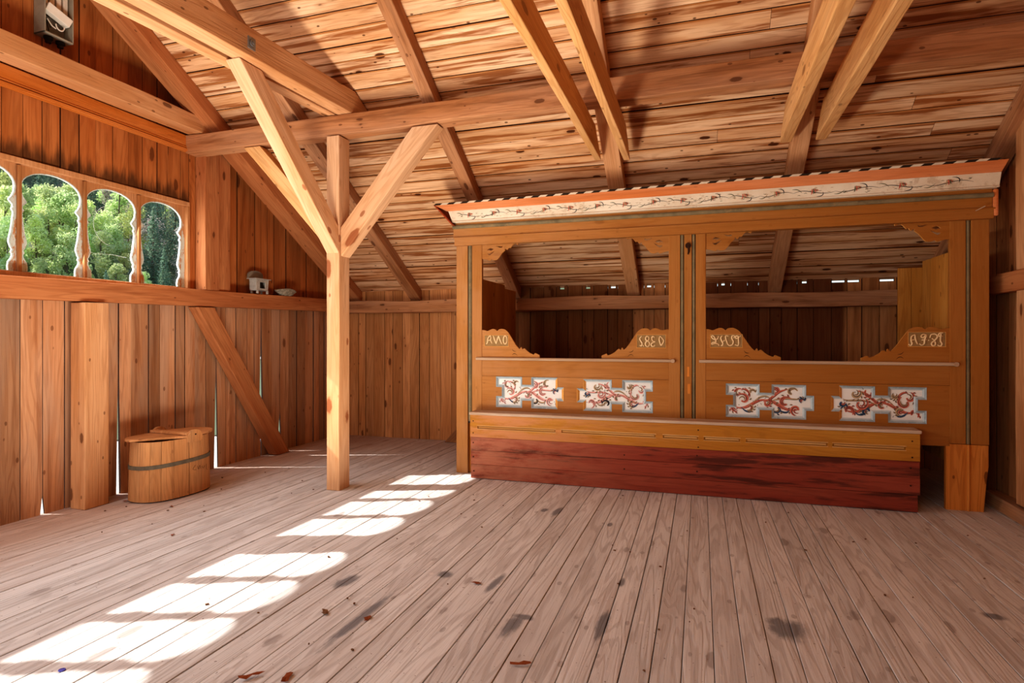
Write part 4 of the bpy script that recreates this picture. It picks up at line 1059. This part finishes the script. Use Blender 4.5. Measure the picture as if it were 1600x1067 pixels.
mb = MB(); mb.plate([[(-.006, -.004), (.007, -.005), (.009, .003), (0, .006), (-.007, .003)]], lambda u, v, d: (u, v, d), 0, .005)
ch0 = mb.build('wood_crumb', M['chip'], bevel=.001); ch0.location = (-.5, 3.6, .003)
tag(ch0, 'tiny brown crumb of wood scattered on the floorboards', 'crumb', 'crumbs scattered on the floorboards')
rr = random.Random(21)
for i in range(60):
    c = ch0.copy(); COL.objects.link(c)
    x = rr.uniform(-2.4, 2.0) if i < 44 else rr.uniform(-4.3, -3.0); y = rr.uniform(2.0, 4.9)
    c.location = (x, y, .003); c.rotation_euler = (0, 0, rr.uniform(0, 6)); s = rr.uniform(.4, 1.1); c.scale = (s, s, 1)
mb = MB(); mb.plate([[(.014*math.cos(a), .012*math.sin(a)) for a in [2*PI*k/9 for k in range(9)]]], lambda u, v, d: (u, v, d), .002, .006)
o = mb.build('paper_scrap', M['blue'], bevel=.001); o.location = (-2.371, 1.65, 0); tag(o, 'tiny blue scrap on the floor below the nearest sun patch', 'scrap')

# ------------------------------------------------------------------ outside: hillside with trees
def foliage_mat(name, a, b, c, sat=1):
    g = NT(name); co = g.n('ShaderNodeTexCoord').outputs['Object']; oi = g.n('ShaderNodeObjectInfo').outputs['Random']
    ge = g.n('ShaderNodeNewGeometry').outputs['Random Per Island']
    cc = g.mix(g.step(g.noise(co, .8, 3), .35, .65), lin(a), lin(b)); cc = g.mix(g.math('MULTIPLY', ge, .6), cc, lin(c))
    hs = g.n('ShaderNodeHueSaturation'); g.l(cc, hs.inputs['Color']); g.l(g.math('ADD', .8, g.math('MULTIPLY', oi, .45)), hs.inputs['Value'])
    g.l(g.math('ADD', .48, g.math('MULTIPLY', g.math('FRACT', g.math('MULTIPLY', oi, 5.3)), .035)), hs.inputs['Hue'])
    d = g.n('ShaderNodeBsdfDiffuse'); t = g.n('ShaderNodeBsdfTranslucent'); g.l(hs.outputs[0], d.inputs[0]); g.l(hs.outputs[0], t.inputs[0])
    mx = g.n('ShaderNodeMixShader'); mx.inputs[0].default_value = .45; g.l(d.outputs[0], mx.inputs[1]); g.l(t.outputs[0], mx.inputs[2]); g.l(mx.outputs[0], g.out.inputs[0]); return g.m
M['birch'] = foliage_mat('birch_green', '#e0ecac', '#b8d084', '#f0f6cc'); M['spruce'] = foliage_mat('spruce_green', '#74907a', '#5e7870', '#94a88a')
M['bare'] = foliage_mat('bare_twigs', '#c4bab0', '#a8a098', '#d6cab8'); M['bark'] = paint('bark', '#6a5e50', rough=.9); M['olivet'] = foliage_mat('olive_tree', '#ccd690', '#a8b876', '#e4dc9c')
M['ground'] = paint('hill_ground', '#6a7458', '#55644a', rough=.95, sc=.3)
M['meadow'] = paint('meadow', '#d8d4cc', '#b8c0a8', rough=.95, sc=.5)
def hz(r): return -.4 if r < 50 else -.4 + .47*(r-50)
mb = MB(); na, nr = 40, 30
rs = [3+4.2*k for k in range(nr)]
A0, A1 = math.radians(95), math.radians(200)
for r in [0]+[]: pass
base = 0
for i in range(na+1):
    a = A0 + (A1-A0)*i/na
    for j, r in enumerate([6, 15, 30, 45, 50, 58, 66, 74, 82, 92, 104, 118, 134, 152, 175]):
        x, y = -5 + r*math.cos(a), 3 + r*math.sin(a)
        z = hz(r) + (0 if r < 50 else 2.2*noise.noise(Vector((x*.06, y*.06, 0))))
        mb.v.append((x, y, z))
nj = 15
for i in range(na):
    for j in range(nj-1):
        b = i*nj+j; mb.f.append([b, b+1, b+1+nj, b+nj]); mb.mi.append(0)
tag(mb.build('hillside', M['ground'], smooth=True), kind='structure')
mb = MB(); mb.face([(-60, -40, -.42), (40, -40, -.42), (40, 60, -.42), (-60, 60, -.42)]); tag(mb.build('ground', M['meadow']), kind='structure')

def leafcloud(mb, rr, c, rad, n, size, mi):
    for _ in range(n):
        d = Vector((rr.gauss(0, 1), rr.gauss(0, 1), rr.gauss(0, 1))).normalized()*(rr.random()**.33)
        p = Vector(c) + Vector((d.x*rad[0], d.y*rad[1], d.z*rad[2]))
        u = Vector((rr.gauss(0, 1), rr.gauss(0, 1), rr.gauss(0, 1))).normalized(); w = u.orthogonal().normalized()
        s = size*rr.uniform(.6, 1.3)
        mb.face([p+u*s, p+w*s*.6, p-u*s, p-w*s*.6], mi)
def tree_mesh(kind, seed):
    rr = random.Random(seed); mb = MB()
    if kind == 'spruce':
        H = 10; mb.tube([(0, 0, -1.5), (0, 0, H*.95)], [.16, .03], 6, 0)
        for k in range(22):
            t = k/21; z = H*(.1+.9*t); r = 1.7*(1-t)**.85 + .12
            leafcloud(mb, rr, (0, 0, z), (r, r, .35), int(20+110*(1-t)), .16, 1)
    else:
        H = rr.uniform(7.5, 9); mb.tube([(0, 0, -1.5), (.1, 0, H*.4), (0, .1, H*.85)], [.13, .08, .03], 6, 0)
        nb = 11
        for k in range(nb):
            t = k/(nb-1); a = rr.uniform(0, 6.28); r = (1.5 if kind != 'bare' else 1.3)*math.sin(PI*(.18+.75*t))
            c = (r*.75*math.cos(a), r*.75*math.sin(a), H*(.28+.66*t))
            mb.tube([(0, 0, c[2]-.8), c], [.05, .015], 5, 0)
            q = rr.uniform(.7, 1.15)
            if kind == 'bare': leafcloud(mb, rr, c, (q, q, q*.9), 120, .09, 1)
            else: leafcloud(mb, rr, c, (q, q, q*.85), 230, .15, 1)
        leafcloud(mb, rr, (0, 0, H*.93), (.5, .5, .8), 120, .14, 1)
    return mb
PR = {}
for kind, n in (('birch', 3), ('spruce', 2), ('bare', 2), ('olive', 2)):
    for k in range(n):
        PR[(kind, k)] = (tree_mesh('birch' if kind == 'olive' else kind, hash_ := (sum(map(ord, kind))+k)), kind)
proto = {}
NM = {'birch': ('birch_tree', 'light green leafy tree on the hillside seen through the arched windows', 'light green trees on the hillside'),
      'spruce': ('spruce_tree', 'dark green conifer on the hillside seen through the arched windows', 'dark conifers on the hillside'),
      'bare': ('bare_tree', 'greyish nearly leafless tree on the hillside seen through the arched windows', 'bare grey trees on the hillside'),
      'olive': ('alder_tree', 'yellowish olive tree on the hillside seen through the arched windows', 'yellowish olive trees on the hillside')}
def tree(kind, k, loc, s, rz):
    key = (kind, k)
    if key not in proto:
        mt = {'birch': 'birch', 'spruce': 'spruce', 'bare': 'bare', 'olive': 'olivet'}[kind]
        o = PR[key][0].build(NM[kind][0], [M['bark'], M[mt]], recalc=False); proto[key] = o
        tag(o, NM[kind][1], 'tree', NM[kind][2])
    else:
        o = proto[key].copy(); COL.objects.link(o)
    o.location = loc; o.scale = (s, s, s*1.0); o.rotation_euler = (0, 0, rz)
rr = random.Random(99); placed = []
tries = 0
while len(placed) < 290 and tries < 20000:
    tries += 1
    r = rr.uniform(50, 122) if tries % 3 else rr.uniform(50, 70); a = math.radians(rr.uniform(129, 157))
    x, y = -5 + r*math.cos(a), 3 + r*math.sin(a)
    if any((x-p[0])**2+(y-p[1])**2 < ((2.5 + r*.004) if r > 66 else 1.9)**2 for p in placed): continue
    placed.append((x, y))
    z = hz(r) + (0 if r < 50 else 2.2*noise.noise(Vector((x*.06, y*.06, 0))))
    q = noise.noise(Vector((x*.09, y*.09, 3))) + (r-72)/50*.6 + rr.uniform(-.25, .25)
    if q < -.05: kind = 'birch'
    elif q < .12: kind = rr.choice(('olive', 'birch', 'bare'))
    elif q < .35: kind = rr.choice(('spruce', 'bare', 'birch', 'spruce'))
    else: kind = 'spruce'
    tree(kind, rr.randrange({'birch': 3, 'spruce': 2, 'bare': 2, 'olive': 2}[kind]), (x, y, z-.3), rr.uniform(.7, 1.05)*(.55 if r < 60 else .92), rr.uniform(0, 6.28))

# ------------------------------------------------------------------ light
W = bpy.data.worlds.new('World'); SC.world = W; W.use_nodes = True; nt = W.node_tree; nt.nodes.clear()
sky = nt.nodes.new('ShaderNodeTexSky'); sky.sky_type = 'NISHITA'; sky.sun_disc = False; sky.sun_elevation = math.radians(41); sky.sun_rotation = math.radians(250)
bgd = nt.nodes.new('ShaderNodeBackground'); bgd.inputs[1].default_value = .22; wo = nt.nodes.new('ShaderNodeOutputWorld')
nt.links.new(sky.outputs[0], bgd.inputs[0]); nt.links.new(bgd.outputs[0], wo.inputs[0])
sd = Vector((1.06, .380, -1)).normalized()
l = bpy.data.lights.new('sun', 'SUN'); l.energy = 6.0; l.angle = math.radians(.53); l.color = (1, .96, .9)
so = bpy.data.objects.new('sun', l); COL.objects.link(so); so.rotation_euler = sd.to_track_quat('-Z', 'Y').to_euler(); so.location = (-20, -8, 25)
def area(name, loc, target, sx, sy, e, col=(1, 1, 1)):
    l = bpy.data.lights.new(name, 'AREA'); l.shape = 'RECTANGLE'; l.size = sx; l.size_y = sy; l.energy = e; l.color = col
    o = bpy.data.objects.new(name, l); COL.objects.link(o); o.location = loc
    o.rotation_euler = (Vector(target)-Vector(loc)).to_track_quat('-Z', 'Y').to_euler()
    o.visible_camera = False; o.visible_glossy = False
    return o
area('bounce_boost_lamp', (-2.15, 2.3, .04), (-2.15, 2.301, 4), .65, 2.7, 130, (1, .95, .88))  # added lamp strengthening the bounce off the sunlit floor, hidden from camera
area('room_fill', (-2.6, -2.8, 1.5), (-1.2, 5, .5), 3.2, 2.0, 110, (.97, .98, 1))
area('window_light', (-4.3, 2.4, 2.15), (0, 3.4, .6), 3.6, .6, 45, (.9, .96, 1))  # added fill lamp just inside the windows, hidden from camera

# ------------------------------------------------------------------ camera
cam = bpy.data.cameras.new('camera'); co = bpy.data.objects.new('camera', cam); COL.objects.link(co)
co.location = (0, 0, 1.3); co.rotation_euler = (PI/2, 0, math.atan(295/920))
cam.sensor_width = 36; cam.lens = 920/1600*36; cam.shift_y = -6.5/1600; cam.clip_end = 1000
SC.camera = co
SC.view_settings.view_transform = 'Standard'; SC.view_settings.look = 'Medium High Contrast'; SC.view_settings.exposure = 0.08
SC.cycles.use_denoising = True
SC.cycles.max_bounces = 8; SC.cycles.diffuse_bounces = 5; SC.cycles.transparent_max_bounces = 12
SC.cycles.sample_clamp_indirect = 6
